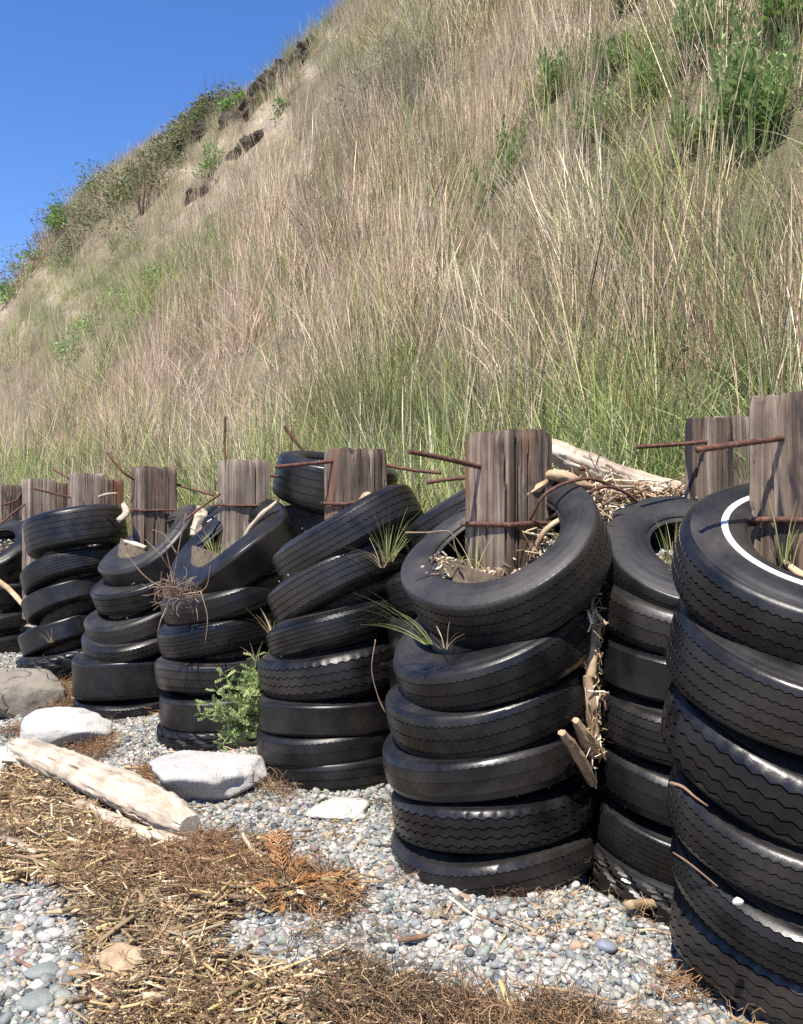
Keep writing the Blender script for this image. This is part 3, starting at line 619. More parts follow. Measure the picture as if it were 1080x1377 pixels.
# stacks, bottom tyre first: (px, py, distance, diameter, width, roll, lean, tread, label, extra)
STK = {
 'near': ('tyres of the stack at the right edge', [
   (1105, 1266, 2.28, .71, .16, -6, 8, 'wave', 'bottom tyre of the stack at the right edge, half sunk in gravel', {}),
   (1101, 1188, 2.26, .70, .15, -7, 10, 'rib5', 'finely ribbed tyre second from the bottom at the right edge', {}),
   (1099, 1105, 2.25, .70, .16, -8, 12, 'rib4', 'tyre third from the bottom at the right edge, pebbles resting in its rim', {}),
   (1094, 1008, 2.24, .70, .18, -8, 16, 'wave', 'broad smooth-shouldered tyre fourth from the bottom at the right edge', {}),
   (1097, 893, 2.22, .69, .19, -7, 18, 'rib5', 'tyre just below the white-banded top tyre at the right edge', {'white': (.30, .40)}),
   (1107, 770, 2.22, .69, .17, -4, 30, 'rib4', 'top tyre of the right-edge stack with a white sidewall band', {'white': (.33, .43), 'rim': .53, 'p': 9})]),
 'second': ('tyres of the stack between the central and right-edge stacks', [
   (925, 1172, 2.96, .67, .17, -7, 8, 'lug', 'knobbly-treaded bottom tyre tucked behind the right-edge stack', {}),
   (928, 1106, 2.96, .62, .16, -6, 9, 'fine', 'fine-ribbed tyre just above the knobbly one beside the right-edge stack', {}),
   (928, 1031, 2.95, .63, .16, -6, 9, 'worn', 'worn plain tyre third from the bottom beside the right-edge stack', {}),
   (927, 957, 2.94, .62, .16, -6, 10, 'rib5', 'ribbed tyre in the middle of the stack beside the right-edge stack', {}),
   (930, 888, 2.94, .62, .165, -6, 8, 'smooth', 'bald smooth tyre third from the top beside the right-edge stack', {}),
   (931, 818, 2.93, .61, .16, -4, 12, 'rib3', 'cracked tyre just under the top one beside the right-edge stack', {}),
   (936, 757, 2.92, .60, .17, 3, 30, 'rib3', 'top tyre with green grass in its hole beside the right-edge stack', {'dull': True, 'rim': .50, 'p': 13})]),
 'main': ('tyres of the large central stack', [
   (663, 1133, 3.0, .655, .15, 5, 2, 'rib3', 'bottom tyre of the large central stack, sunk in pebbles', {}),
   (662, 1070, 3.0, .655, .15, 7, 2, 'wave', 'wavy-grooved tyre second from the bottom of the central stack', {}),
   (653, 1003, 3.0, .66, .155, 8, 3, 'worn', 'bald tyre third from the bottom of the central stack', {}),
   (657, 938, 3.0, .66, .155, 12, 5, 'rib3', 'tyre fourth from the bottom of the central stack', {}),
   (662, 864, 2.99, .67, .175, 18, 12, 'rib3', 'tyre right under the tilted top tyre of the central stack', {'sag': .014}),
   (680, 750, 2.96, .675, .185, 28, 25, 'rib4', 'big tilted top tyre of the central stack round the tall post', {'sag': .016, 'dull': True, 'rim': .635, 'p': 16})]),
 'third': ('tyres of the leaning stack left of the central one', [
   (450, 1018, 3.94, .64, .13, 2, 2, 'rib3', 'thin bottom tyre of the leaning stack left of the centre', {}),
   (448, 985, 3.94, .64, .15, 3, 2, 'worn', 'second tyre from the ground in the leaning stack left of centre', {}),
   (450, 946, 3.94, .65, .16, 3, 2, 'smooth', 'plain dark tyre third from the ground left of the centre', {}),
   (452, 893, 3.94, .66, .185, 9, -1, 'wave', 'broad wavy-grooved tyre with a shining shoulder left of the centre', {}),
   (458, 838, 3.94, .65, .15, 18, -3, 'fine', 'narrow tilted tyre third from the top, left of the centre', {}),
   (462, 781, 3.95, .66, .19, 25, -8, 'rib5', 'steeply tilted tyre second from the top, left of the centre', {'sag': .016}),
   (470, 725, 3.96, .67, .19, 27, -8, 'rib5', 'steeply tilted top tyre with a grass tuft, left of the centre', {'sag': .018})]),
 'fourth': ('tyres of the stack beside the green weed', [
   (300, 982, 4.68, .66, .14, 0, 1, 'lug', 'chevron-treaded bottom tyre behind the green weed', {}),
   (303, 945, 4.68, .65, .17, 1, 1, 'smooth', 'second tyre from the ground behind the green weed', {}),
   (298, 895, 4.68, .66, .16, 5, 2, 'rib3', 'third tyre from the ground above the green weed', {}),
   (300, 845, 4.68, .65, .18, 10, 3, 'fine', 'heavily treaded tyre in the middle of the stack above the weed', {}),
   (306, 800, 4.68, .66, .16, 16, 5, 'worn', 'tyre under the looped top tyre, dead twigs hanging over it', {}),
   (314, 742, 4.68, .69, .19, 30, 24, 'smooth', 'top tyre looped steeply round the grey post, grass in its hole', {'sag': .022, 'rim': .5})]),
 'fifth': ('tyres of the stack behind the tan boulder', [
   (178, 945, 5.43, .66, .15, 2, 1, 'worn', 'flattened bottom tyre of the stack behind the pale rock', {}),
   (180, 903, 5.43, .67, .27, 1, 1, 'smooth', 'extra wide bald tyre near the bottom behind the pale rock', {}),
   (186, 856, 5.43, .65, .13, 6, 10, 'rib3', 'thin tyre lying on the extra wide one', {}),
   (192, 826, 5.43, .64, .15, 14, 13, 'worn', 'sagging tyre third from the top behind the pale rock', {'dull': True}),
   (198, 782, 5.43, .65, .16, 19, 14, 'rib3', 'sagging tyre just under the smooth top one of the fifth stack', {}),
   (208, 737, 5.43, .68, .18, 30, 22, 'smooth', 'smooth looped top tyre beside the weathered brown post', {'dull': True, 'sag': .02})]),
 'sixth': ('tyres of the stack near the left edge', [
   (93, 886, 6.35, .66, .17, 14, 0, 'lug', 'knobbly bottom tyre beside the tan boulder', {}),
   (95, 850, 6.35, .66, .17, 20, -8, 'smooth', 'shiny bald tyre above the knobbly one near the left edge', {}),
   (98, 805, 6.35, .66, .17, 22, -10, 'smooth', 'shiny tilted tyre in the middle of the stack near the left edge', {}),
   (98, 768, 6.35, .66, .16, 20, -10, 'fine', 'ribbed tyre under the wide top tyre near the left edge', {}),
   (103, 717, 6.35, .66, .26, 13, -9, 'rib5', 'wide zigzag-treaded top tyre near the left edge', {})]),
 'seventh': ('tyres of the stack cut by the left edge', [
   (-10, 892, 7.6, .66, .16, 2, 3, 'rib3', 'bottom tyre of the stack cut by the left edge', {}),
   (-8, 864, 7.6, .66, .16, 4, 4, 'rib3', 'second tyre from the ground cut by the left edge', {}),
   (-10, 828, 7.6, .66, .16, 4, 10, 'worn', 'middle tyre of the stack cut by the left edge', {}),
   (-8, 790, 7.6, .66, .17, 2, 14, 'smooth', 'tyre just under the upturned top one, cut by the left edge', {}),
   (-6, 740, 7.6, .68, .18, 10, 34, 'smooth', 'upturned top tyre with open hole at the left edge', {})]),
 'eighth': ('tyres of the far stack beyond the left edge', [
   (-100, 850, 8.7, .66, .17, 3, 3, 'rib3', 'bottom tyre of the far stack beyond the left edge', {}),
   (-100, 815, 8.7, .66, .17, 3, 3, 'rib3', 'middle tyre of the far stack beyond the left edge', {}),
   (-100, 778, 8.7, .66, .17, 3, 3, 'rib3', 'upper tyre of the far stack beyond the left edge', {}),
   (-98, 735, 8.7, .66, .2, 12, -8, 'rib3', 'top tyre of the far stack beyond the left edge', {})]),
 'backmain': ('tyres wedged behind the central stack', [
   (632, 1010, 3.72, .64, .17, 3, 3, 'rib3', 'lowest dark tyre glimpsed behind the central stack', {}),
   (630, 955, 3.72, .64, .17, 3, 3, 'rib3', 'dark tyre low in the gap behind the central stack', {}),
   (630, 895, 3.72, .64, .17, 5, 4, 'smooth', 'dark tyre glimpsed in the gap left of the central stack', {}),
   (628, 838, 3.72, .64, .17, 8, 12, 'smooth', 'flat-sided tyre behind the long green blades', {}),
   (628, 772, 3.72, .65, .18, 20, -2, 'rib5', 'ribbed tyre showing behind the tilted central top tyre', {}),
   (652, 694, 3.72, .66, .21, 26, -8, 'rib5', 'ribbed back-row tyre rising left of the tall central post', {})]),
 'backthird': ('tyres heaped behind the leaning stack', [
   (452, 845, 5.1, .63, .17, 4, 2, 'rib3', 'lowest tyre in the heap behind the leaning stack', {}),
   (450, 790, 5.1, .63, .17, 6, 2, 'rib3', 'dark tyre in the shade behind the leaning stack', {}),
   (447, 736, 5.1, .63, .17, -6, 6, 'smooth', 'grey tyre under the upright ribbed one behind the post', {'dull': True}),
   (450, 650, 5.1, .66, .27, -12, 8, 'rib5', 'wide ribbed tyre perched highest behind the rusty-rodded post', {})]),
 'backfifth': ('tyres behind the stack of the brown post', [
   (275, 800, 5.95, .64, .17, 5, 4, 'rib3', 'low tyre behind the gap right of the brown post', {}),
   (272, 760, 5.95, .64, .17, 12, 6, 'rib3', 'hidden tyre right of the brown post', {}),
   (272, 712, 5.95, .66, .19, 26, 8, 'smooth', 'glossy back-row tyre between the brown and grey posts', {'sag': .02})]),
}
sd_ = 1
for key, (grp, rows) in STK.items():
    for (x, y, Z, D, W, ro, le, pat, lab, ex) in rows:
        sd_ += 1; tyre(x, y, Z, D, W, ro, le, pat, lab, grp, sd_, **ex)

# gravel and soil held inside the stacks
def fill(key, topfrac=.15):
    rows = STK[key][1]; mb = MB(); path = []; rad = []
    for k, (x, y, Z, D, W, ro, le, pat, lab, ex) in enumerate(rows):
        c = P(x, y, Z); path.append(c); rad.append(D / 2 * .60)
    path.insert(0, path[0] - Vector((0, 0, .12))); rad.insert(0, rad[0])
    x, y, Z, D, W, ro, le = rows[-1][:7]; n_ = place_rot(ro, le) @ Vector((0, 0, 1)); rim = rows[-1][9].get('rim', .565)
    path[-1] = path[-1] - n_ * W * .46; rad[-1] = D / 2 * .78; path.append(path[-1] + n_ * .018); rad.append(D / 2 * .2)
    v, q, t = sweep(path, rad, 20, True, .12, 3); mb.add(v, q, t); return mkobj('soil_fill', mb.mesh('soil_fill'), M_SOIL), path[-2] + n_ * .026, n_, D / 2 * rim
m, N, L, B = newmat('dark_soil'); tc = N.new('ShaderNodeTexCoord'); n = noise_n(N, L, tc.outputs['Object'], 30, 6, .7); r = ramp(N, [(.3, (.04, .03, .02)), (.7, (.17, .13, .09))]); L.new(n.outputs[0], r.inputs[0]); L.new(r.outputs[0], B.inputs[0]); B.inputs['Roughness'].default_value = .95; bump(N, L, B, n.outputs[0], 1, .02); M_SOIL = m
rng = np.random.default_rng(77)
FLOORS = {}
for key in STK:
    f, c, n_, r_ = fill(key); tag(f, 'soil and shingle packed inside the %s' % STK[key][0].replace('tyres of the ', '').replace('tyres ', 'tyres '), 'soil', kind='stuff'); FLOORS[key] = (c, n_, r_)
    k = 300; a = rng.uniform(0, 6.28, k); rr = r_ * 1.05 * np.sqrt(rng.random(k)); e1 = n_.orthogonal().normalized(); e2 = n_.cross(e1)
    pts = np.array([c + n_ * (.012 + random.uniform(0, .02)) + e1 * (rr[i] * math.cos(a[i])) + e2 * (rr[i] * math.sin(a[i])) for i in range(k)])
    s = rng.uniform(.005, .014, k); GR[0].append(pts); GR[1].append(rng.uniform(0, 6, (k, 3))); GR[2].append(np.stack([s, s, s], -1)); GR[3].append(rng.integers(0, 12, k)); GR[4].append(PEBCOL[rng.choice(14, k, p=PEBW)] * .6)
# pebbles lodged on tyre rims
for (o, R_, W, rb) in TYRES:
    if random.random() < .6 and o.location.y > 2.5:
        k = random.randint(2, 6); mw = o.matrix_world
        for i in range(k):
            a = random.uniform(3.4, 6.0); n_ = mw.to_3x3() @ Vector((0, 0, 1)); e = Vector((math.cos(a), math.sin(a), 0)); e = (e - n_ * e.dot(n_)).normalized()
            p = mw.translation + e * R_ * random.uniform(.74, .86) + n_ * W * .50; s = random.uniform(.003, .008)
            GR[0].append(np.array([p])); GR[1].append(rng.uniform(0, 6, (1, 3))); GR[2].append(np.full((1, 3), s)); GR[3].append(rng.integers(0, 12, 1)); GR[4].append(PEBCOL[[random.choice([1, 2, 3, 8, 12])]] * .7)
scatter('gravel', peb, np.concatenate(GR[0]), np.concatenate(GR[1]), np.concatenate(GR[2]), np.concatenate(GR[3]), np.concatenate(GR[4]), 'multicoloured beach shingle in front of the tyre stacks', 'gravel')

# ------------------------------------------------------------------ timber posts
WANG = math.atan2(NU[1], NU[0])
def post(px, top, Z, w, d, label, mat, seed, rot=0.0, bottom=.3, tilt=0.0, group='timber posts rising out of the tyre stacks'):
    """px: column of the post's centre; top: row of its top"""
    p = P(px, top, Z); h = p.z - bottom; n = 34; m_ = 60
    zs = np.linspace(0, 1, m_); per = []
    for s in range(4):
        for k in range(n): per.append((s, k / n))
    V = []
    for zi in zs:
        for (s, f) in per:
            a = (-1 + 2 * f); x, y = ((a, -1), (1, a), (-a, 1), (-1, -a))[s]
            cut = .03; r_ = max(abs(x) + abs(y) - (2 - cut * 2.2), 0) * .5; x -= r_ * np.sign(x); y -= r_ * np.sign(y)
            V.append((x * w / 2, y * d / 2, zi * h - h))
    V = np.array(V); pi = np.tile(np.arange(len(per)), m_); 
    out = V.copy(); nrm = V[:, :2] / (np.linalg.norm(V[:, :2], axis=1)[:, None] + 1e-9)
    gr = fbm(V[:, 0] * 90 + seed, V[:, 1] * 90, V[:, 2] * 3, seed, 2) * .0016 + np.minimum(0, fbm(V[:, 0] * 110 + seed, V[:, 1] * 110, V[:, 2] * 2.2, seed + 4, 2) + .34) * .030 * sstep(.95, .2, np.abs(V[:, 2]) / h * 1.0)
    out[:, :2] += nrm * gr[:, None]
    K_ = len(per)
    for q in range(9):
        rs_ = np.random.default_rng(seed * 31 + q); c0 = rs_.integers(0, K_); z0 = rs_.uniform(-h * .75, 0); ln_ = rs_.uniform(.12, .5); zz_ = V[:, 2]
        wv = np.round(2.2 * fbm(zz_ * 3 + q, seed, 0, q, 2)); hitm = (np.abs(pi - c0 - wv) < .6) & (np.abs(zz_ - z0) < ln_)
        out[:, :2] -= nrm * (hitm * .020 * (1 - (np.abs(zz_ - z0) / ln_).clip(0, 1) ** 3))[:, None]
    topm = np.clip((V[:, 2] + .05) / .05, 0, 1); out[:, 2] += topm * (.005 * fbm(V[:, 0] * 60 + seed, V[:, 1] * 60, 0, seed + 8, 3) + .05 * np.minimum(0, fbm(V[:, 0] * 24 + seed, V[:, 1] * 24, 0, seed + 9, 3) + .22) + tilt * V[:, 0])
    out[:, :2] *= 1 - .05 * (topm ** 3)[:, None]
    K = len(per); i = np.arange(m_ - 1)[:, None] * K; j = np.arange(K)[None]; k2 = (j + 1) % K
    Q = np.stack([i + j, i + k2, i + K + k2, i + K + j], -1).reshape(-1, 4)
    ring = out[-K:]; inner = ring * np.array([.5, .5, 1]) + np.array([0, 0, -.004]); c = len(out); out = np.vstack([out, inner, inner.mean(0)])
    q2 = [((m_ - 1) * K + a, (m_ - 1) * K + (a + 1) % K, c + (a + 1) % K, c + a) for a in range(K)]; T = [(c + a, c + (a + 1) % K, c + K) for a in range(K)]
    me = mesh_np('timber_post', out, np.vstack([Q, q2]), T, True, 35)
    o = mkobj('timber_post', me, mat); o.location = p; o.rotation_euler = (0, 0, WANG + R(rot)); tag(o, label, 'post', group); bpy.context.view_layer.update(); return o
def child_tube(name, parent, pts, rad, mat, n=None, sides=8, lump=0.0):
    n = n or max(8, len(pts) * 6); pp = curve_pts(pts, n); inv = parent.matrix_world.inverted() if parent else Matrix()
    pp = np.array([tuple(inv @ Vector(q)) for q in pp])
    r_ = np.full(n, rad) if np.ndim(rad) == 0 else np.interp(np.linspace(0, 1, n), np.linspace(0, 1, len(rad)), rad)
    if name == 'rebar_rod': r_ = r_ * np.where(np.arange(n) % 2 == 0, 1.13, .93)
    mb = MB(); mb.add(*sweep(pp, r_, sides, True, lump, 2)); o = mkobj(name, mb.mesh(name), mat, parent); return o
def rod(parent, pts, rad=.0085):
    rad = rad * .85
    L_ = sum((Vector(pts[i + 1]) - Vector(pts[i])).length for i in range(len(pts) - 1)); return child_tube('rebar_rod', parent, pts, rad, M_RUST, max(12, int(L_ / .009)), 8)
def tie(parent, w, d, dz, rad=.006, sag=.0):
    """a rusty wire rope wrapped round the post"""
    pts = []
    hw, hd = w / 2 + .004, d / 2 + .004
    for (x, y) in ((-hw, -hd), (0, -hd - .004), (hw, -hd), (hw + .004, 0), (hw, hd), (0, hd + .004), (-hw, hd), (-hw - .004, 0), (-hw, -hd)): pts.append(parent.matrix_world @ Vector((x, y, dz + sag * (x + y) / (w + d) + random.uniform(-.003, .003))))
    child_tube('wire_tie', parent, pts, rad, M_RUST, 70, 7, .12)
pn = post(1086, 535, 2.29, .20, .20, 'tallest post at the right edge, standing in the white-banded tyre', M_POST, 3, tilt=-.06)
p2 = post(953, 563, 3.10, .11, .12, 'narrow brown post with a rusty rod, behind the tyre with the bright green tuft', M_POST, 8, rot=4, bottom=.2)
p2b = post(992, 560, 3.22, .13, .12, 'narrow grey post just right of the narrow brown one', M_POST2, 9, rot=-3, bottom=.2)
pm = post(684, 580, 3.03, .205, .205, 'tall dark-streaked post standing in the central top tyre', M_POST, 5, tilt=.05)
p3 = post(478, 604, 4.02, .20, .20, 'knotty brown post left of the central stack with a rod through it', M_POST, 11)
p4 = post(328, 619, 4.85, .21, .20, 'grey post with an upright rusty rod bent over it', M_POST2, 14)
p5 = post(207, 628, 5.6, .215, .20, 'brown post with a rusty wire reaching up to its left', M_POST, 17)
p6 = post(116, 637, 6.6, .2, .2, 'flat-topped grey post behind the wide zigzag-treaded tyre', M_POST2, 20)
p6b = post(150, 645, 6.95, .13, .16, 'short dark post just right of the flat-topped grey one', M_POST, 22)
p7 = post(52, 644, 7.3, .2, .2, 'pale grey post left of the wide zigzag-treaded tyre', M_POST2, 25)
p7b = post(80, 650, 7.7, .12, .16, 'thin dark post squeezed between two pale grey posts', M_POST, 27)
p8 = post(12, 652, 8.3, .2, .2, 'post at the left edge above the upturned tyre', M_POST, 30)
p9 = post(-60, 658, 9.4, .2, .2, 'farthest post beyond the left edge', M_POST2, 33)
rod(pn, [P(1068, 588, 2.27), P(1030, 592, 2.2), P(938, 605, 2.1)], .0085); tie(pn, .2, .2, -.30, .008)
rod(p2, [P(950, 594, 3.04), P(905, 598, 3.0), P(857, 601, 2.95)], .008); tie(p2, .11, .12, -.32)
rod(p2, [P(1010, 590, 3.2), P(990, 591, 3.18), P(972, 593, 3.1)], .008)
rod(pm, [P(649, 629, 3.0), P(600, 617, 2.87), P(550, 607, 2.78)], .0095); tie(pm, .205, .205, -.30, .0085)
rod(pm, [P(628, 642, 3.12), P(600, 645, 3.14), P(574, 649, 3.16)], .008)
rod(p3, [P(450, 620, 3.99), P(410, 624, 3.9), P(371, 628, 3.8)], .0095); tie(p3, .2, .2, -.235, .007)
rod(p3, [P(516, 625, 4.08), P(555, 632, 4.0), P(593, 636, 3.95)], .009)
rod(p4, [P(303, 560, 4.8), P(302, 600, 4.8), P(304, 622, 4.79), P(306, 650, 4.79)], .008); tie(p4, .21, .2, -.235, .007)
rod(p4, [P(296, 664, 4.8), P(272, 681, 4.72), P(247, 701, 4.66)], .008)
rod(p4, [P(362, 640, 4.92), P(380, 641, 4.95), P(395, 643, 4.97)], .008)
rod(p5, [P(180, 645, 5.55), P(165, 634, 5.5), P(143, 608, 5.5)], .0085); tie(p5, .215, .2, -.26, .007)
rod(p5, [P(238, 652, 5.65), P(262, 659, 5.6), P(290, 667, 5.55)], .008)
rod(p6, [P(95, 669, 6.55), P(70, 663, 6.5), P(45, 657, 6.45)], .009); rod(p6, [P(72, 631, 6.7), P(82, 637, 6.65), P(93, 643, 6.6)], .009)
rod(p7, [P(36, 676, 7.25), P(15, 692, 7.1), P(-8, 712, 7.0)], .010); tie(p7, .2, .2, -.33, .008)
rod(p8, [P(30, 657, 8.3), P(22, 672, 8.2), P(2, 680, 8.1)], .010)
o = child_tube('rebar_rod', None, [P(408, 606, 5.4), P(395, 590, 5.4), P(382, 573, 5.4)], .009, M_RUST, 30); tag(o, 'loose rusty rod poking up behind the perched tyre', 'rod')
o = child_tube('rebar_rod', None, [P(805, 634, 3.5), P(796, 632, 3.4), P(780, 630, 3.35)], .009, M_RUST, 20); tag(o, 'short rusty rod end beside the bleached log', 'rod')
for k, (pts, lab) in enumerate([([(700, 712, 2.98), (712, 700, 2.94), (730, 668, 2.9), (760, 650, 2.92), (800, 645, 3.0), (850, 668, 3.1), (868, 690, 3.12)], 'rusty wire rope looping from the central post over the log'),
                                ([(735, 700, 2.95), (775, 672, 2.92), (812, 655, 3.0), (840, 662, 3.05), (862, 680, 3.1)], 'second rusty wire rope lying beside the looping one')]):
    o = child_tube('wire_rope', None, [P(*q) for q in pts], .0055, M_RUST, 80, 7, .15); tag(o, lab, 'wire rope')
o = child_tube('thin_wire', None, [P(220, 690, 5.2), P(300, 678, 4.9), P(372, 668, 4.8)], .0022, M_RUST, 20, 5); tag(o, 'thin wire strung in front of the grey post', 'wire')

# ------------------------------------------------------------------ driftwood, sticks and rocks
def log(pts, rad, mat, name, label, cat, sides=28, n=60, lump=.16, seed=1, squash=.8, group=None, grain=0.0):
    pts = [Vector(p) for p in pts]; d = (pts[-1] - pts[0]).normalized(); q = Vector((1, 0, 0)).rotation_difference(d)
    base = pts[0]; inv = (Matrix.Translation(base) @ q.to_matrix().to_4x4()).inverted()
    loc = [inv @ p for p in pts]; pp = curve_pts(loc, n); rr = np.interp(np.linspace(0, 1, n), np.linspace(0, 1, len(rad)), rad)
    v, Q, T = sweep(pp, rr, sides, True, lump, seed, squash)
    if grain:
        c = np.repeat(pp, sides, axis=0); c = np.vstack([c, pp[0], pp[-1]]); dv = v - c; th = np.arctan2(dv[:, 2], dv[:, 1])
        rn = np.hypot(v[:, 1] - c[:, 1], v[:, 2] - c[:, 2]).max(); g = fbm(np.cos(th) * 3.2 + seed, np.sin(th) * 3.2, v[:, 0] * .55, seed + 2, 3); g = np.where(np.abs(g) < .028, -1.0, g * .35); v = v + dv * (g * grain)[:, None]
    mb = MB(); mb.add(v, Q, T); me = mb.mesh(name, True, 60 if sides > 12 else None); o = mkobj(name, me, mat); o.location = base; o.rotation_mode = 'QUATERNION'; o.rotation_quaternion = q
    tag(o, label, cat, group); return o
def G(px, py, lift=0.0):
    p = on_ground(px, py); return Vector((p.x, p.y, p.z + lift))
log([G(24, 1030, .085), G(95, 1062, .09), G(180, 1102, .085), G(256, 1136, .06)], [.056, .074, .078, .080, .082, .082, .082, .080, .070, .045], M_DRIFT, 'driftwood_log', 'big bleached driftwood log lying on the brown wrack', 'log', 84, 120, .12, 4, .78, grain=.15)
log([G(105, 1092, .03), G(190, 1132, .03), G(268, 1142, .02)], [.02, .03, .025, .006], M_DRIFT, 'driftwood_log', 'long pale splinter under the big bleached log', 'log', 20, 40, .25, 9, .8)
log([P(728, 598, 3.45), P(780, 622, 3.42), P(850, 646, 3.4), P(945, 668, 3.4)], [.04, .052, .05, .045, .035], M_DRIFT, 'driftwood_log', 'bleached log resting on the bank right of the central post', 'log', 44, 80, .14, 6, .9, grain=.08)
log([P(742, 610, 3.5), P(800, 650, 3.44), P(860, 662, 3.42)], [.02, .032, .02], M_DRIFT, 'driftwood_log', 'smaller pale branch under the log right of the central post', 'log', 20, 40, .2, 7, .9)
log([P(720, 637, 3.02), P(750, 640, 3.0), P(795, 655, 3.05)], [.014, .02, .026, .012], M_STICK, 'driftwood_piece', 'knobbly pale root beside the central post', 'driftwood', 14, 30, .4, 12)
log([P(704, 668, 2.95), P(722, 655, 2.98), P(745, 640, 3.05)], [.010, .02, .016], M_STICK, 'driftwood_piece', 'short pale stub leaning on the right of the central post', 'driftwood', 14, 20, .4, 13)
log([P(715, 745, 2.92), P(735, 712, 2.9), P(768, 690, 2.92)], [.006, .011, .012, .008], M_STICK, 'driftwood_piece', 'thin pale stick lying in the central top tyre', 'driftwood', 10, 20, .25, 14)
log([P(755, 985, 2.66), P(775, 1010, 2.73), P(797, 1052, 2.83)], [.012, .018, .02, .016], M_TAN, 'driftwood_piece', 'forked tan stick jutting from the gap beside the central stack', 'driftwood', 14, 24, .35, 15)
log([P(774, 968, 2.74), P(786, 990, 2.78), P(800, 1012, 2.84)], [.012, .028, .03], M_TAN, 'driftwood_piece', 'blunt tan stub wedged in the gap beside the central stack', 'driftwood', 14, 20, .4, 16)
log([P(789, 908, 2.80), P(795, 945, 2.80), P(799, 988, 2.82)], [.018, .024, .02], M_TAN, 'driftwood_piece', 'upright split wood between the central stack and its right neighbour', 'driftwood', 14, 20, .35, 17)
log([P(803, 826, 2.86), P(797, 870, 2.83), P(795, 912, 2.81)], [.012, .022, .018], M_TAN, 'driftwood_piece', 'upper split wood in the gap right of the central stack', 'driftwood', 12, 20, .35, 18)
log([P(268, 680, 5.2), P(270, 695, 5.2), P(262, 722, 5.15)], [.015, .045, .03], M_DRIFT, 'driftwood_piece', 'lumpy pale driftwood left of the grey post', 'driftwood', 16, 24, .45, 19)
log([P(320, 735, 4.62), P(345, 700, 4.6), P(372, 675, 4.62)], [.006, .016, .02, .01], M_DRIFT, 'driftwood_piece', 'pale stick slanting beside the grey post', 'driftwood', 12, 24, .3, 20)
log([P(478, 682, 3.92), P(492, 668, 3.93), P(508, 676, 3.95)], [.008, .03, .02], M_STICK, 'driftwood_piece', 'angular wood chunk on the leaning stack beside the knotty post', 'driftwood', 8, 14, .4, 21)
log([P(-10, 775, 6.7), P(15, 795, 6.6), P(38, 822, 6.3)], [.02, .022, .02, .012], M_STICK, 'driftwood_piece', 'grey driftwood branch across the stack at the left edge', 'driftwood', 12, 24, .3, 22)
log([P(132, 668, 6.1), P(142, 665, 6.1), P(158, 663, 6.1)], [.006, .012, .006], M_DRIFT, 'driftwood_piece', 'pale stick on the wide zigzag-treaded tyre', 'driftwood', 10, 14, .3, 23)
log([P(160, 700, 5.35), P(170, 690, 5.4), P(166, 678, 5.5)], [.02, .025, .015], M_DRIFT, 'driftwood_piece', 'pale wood knob left of the brown post', 'driftwood', 12, 14, .3, 24)
log([P(168, 728, 5.3), P(182, 732, 5.25), P(196, 736, 5.2)], [.012, .018, .012], M_DRIFT, 'driftwood_piece', 'pale stick inside the looped tyre by the brown post', 'driftwood', 10, 14, .3, 25)
log([P(1052, 752, 2.25), P(1068, 766, 2.2), P(1095, 785, 2.15)], [.008, .012, .014], M_STICK, 'driftwood_piece', 'grey stick lying in the white-banded tyre', 'driftwood', 10, 14, .25, 26)
log([P(902, 1053, 2.06), P(918, 1058, 2.03), P(935, 1072, 2.01), P(952, 1084, 2.0)], [.005, .004, .003, .002], M_STICK2, 'driftwood_piece', 'twig caught between two tyres at the right edge', 'driftwood', 8, 14, .3, 27)
log([P(905, 1146, 2.09), P(930, 1163, 2.04), P(965, 1192, 1.985)], [.002, .0028, .002], M_STICK2, 'driftwood_piece', 'reed lodged low between tyres at the right edge', 'driftwood', 8, 14, .3, 28)
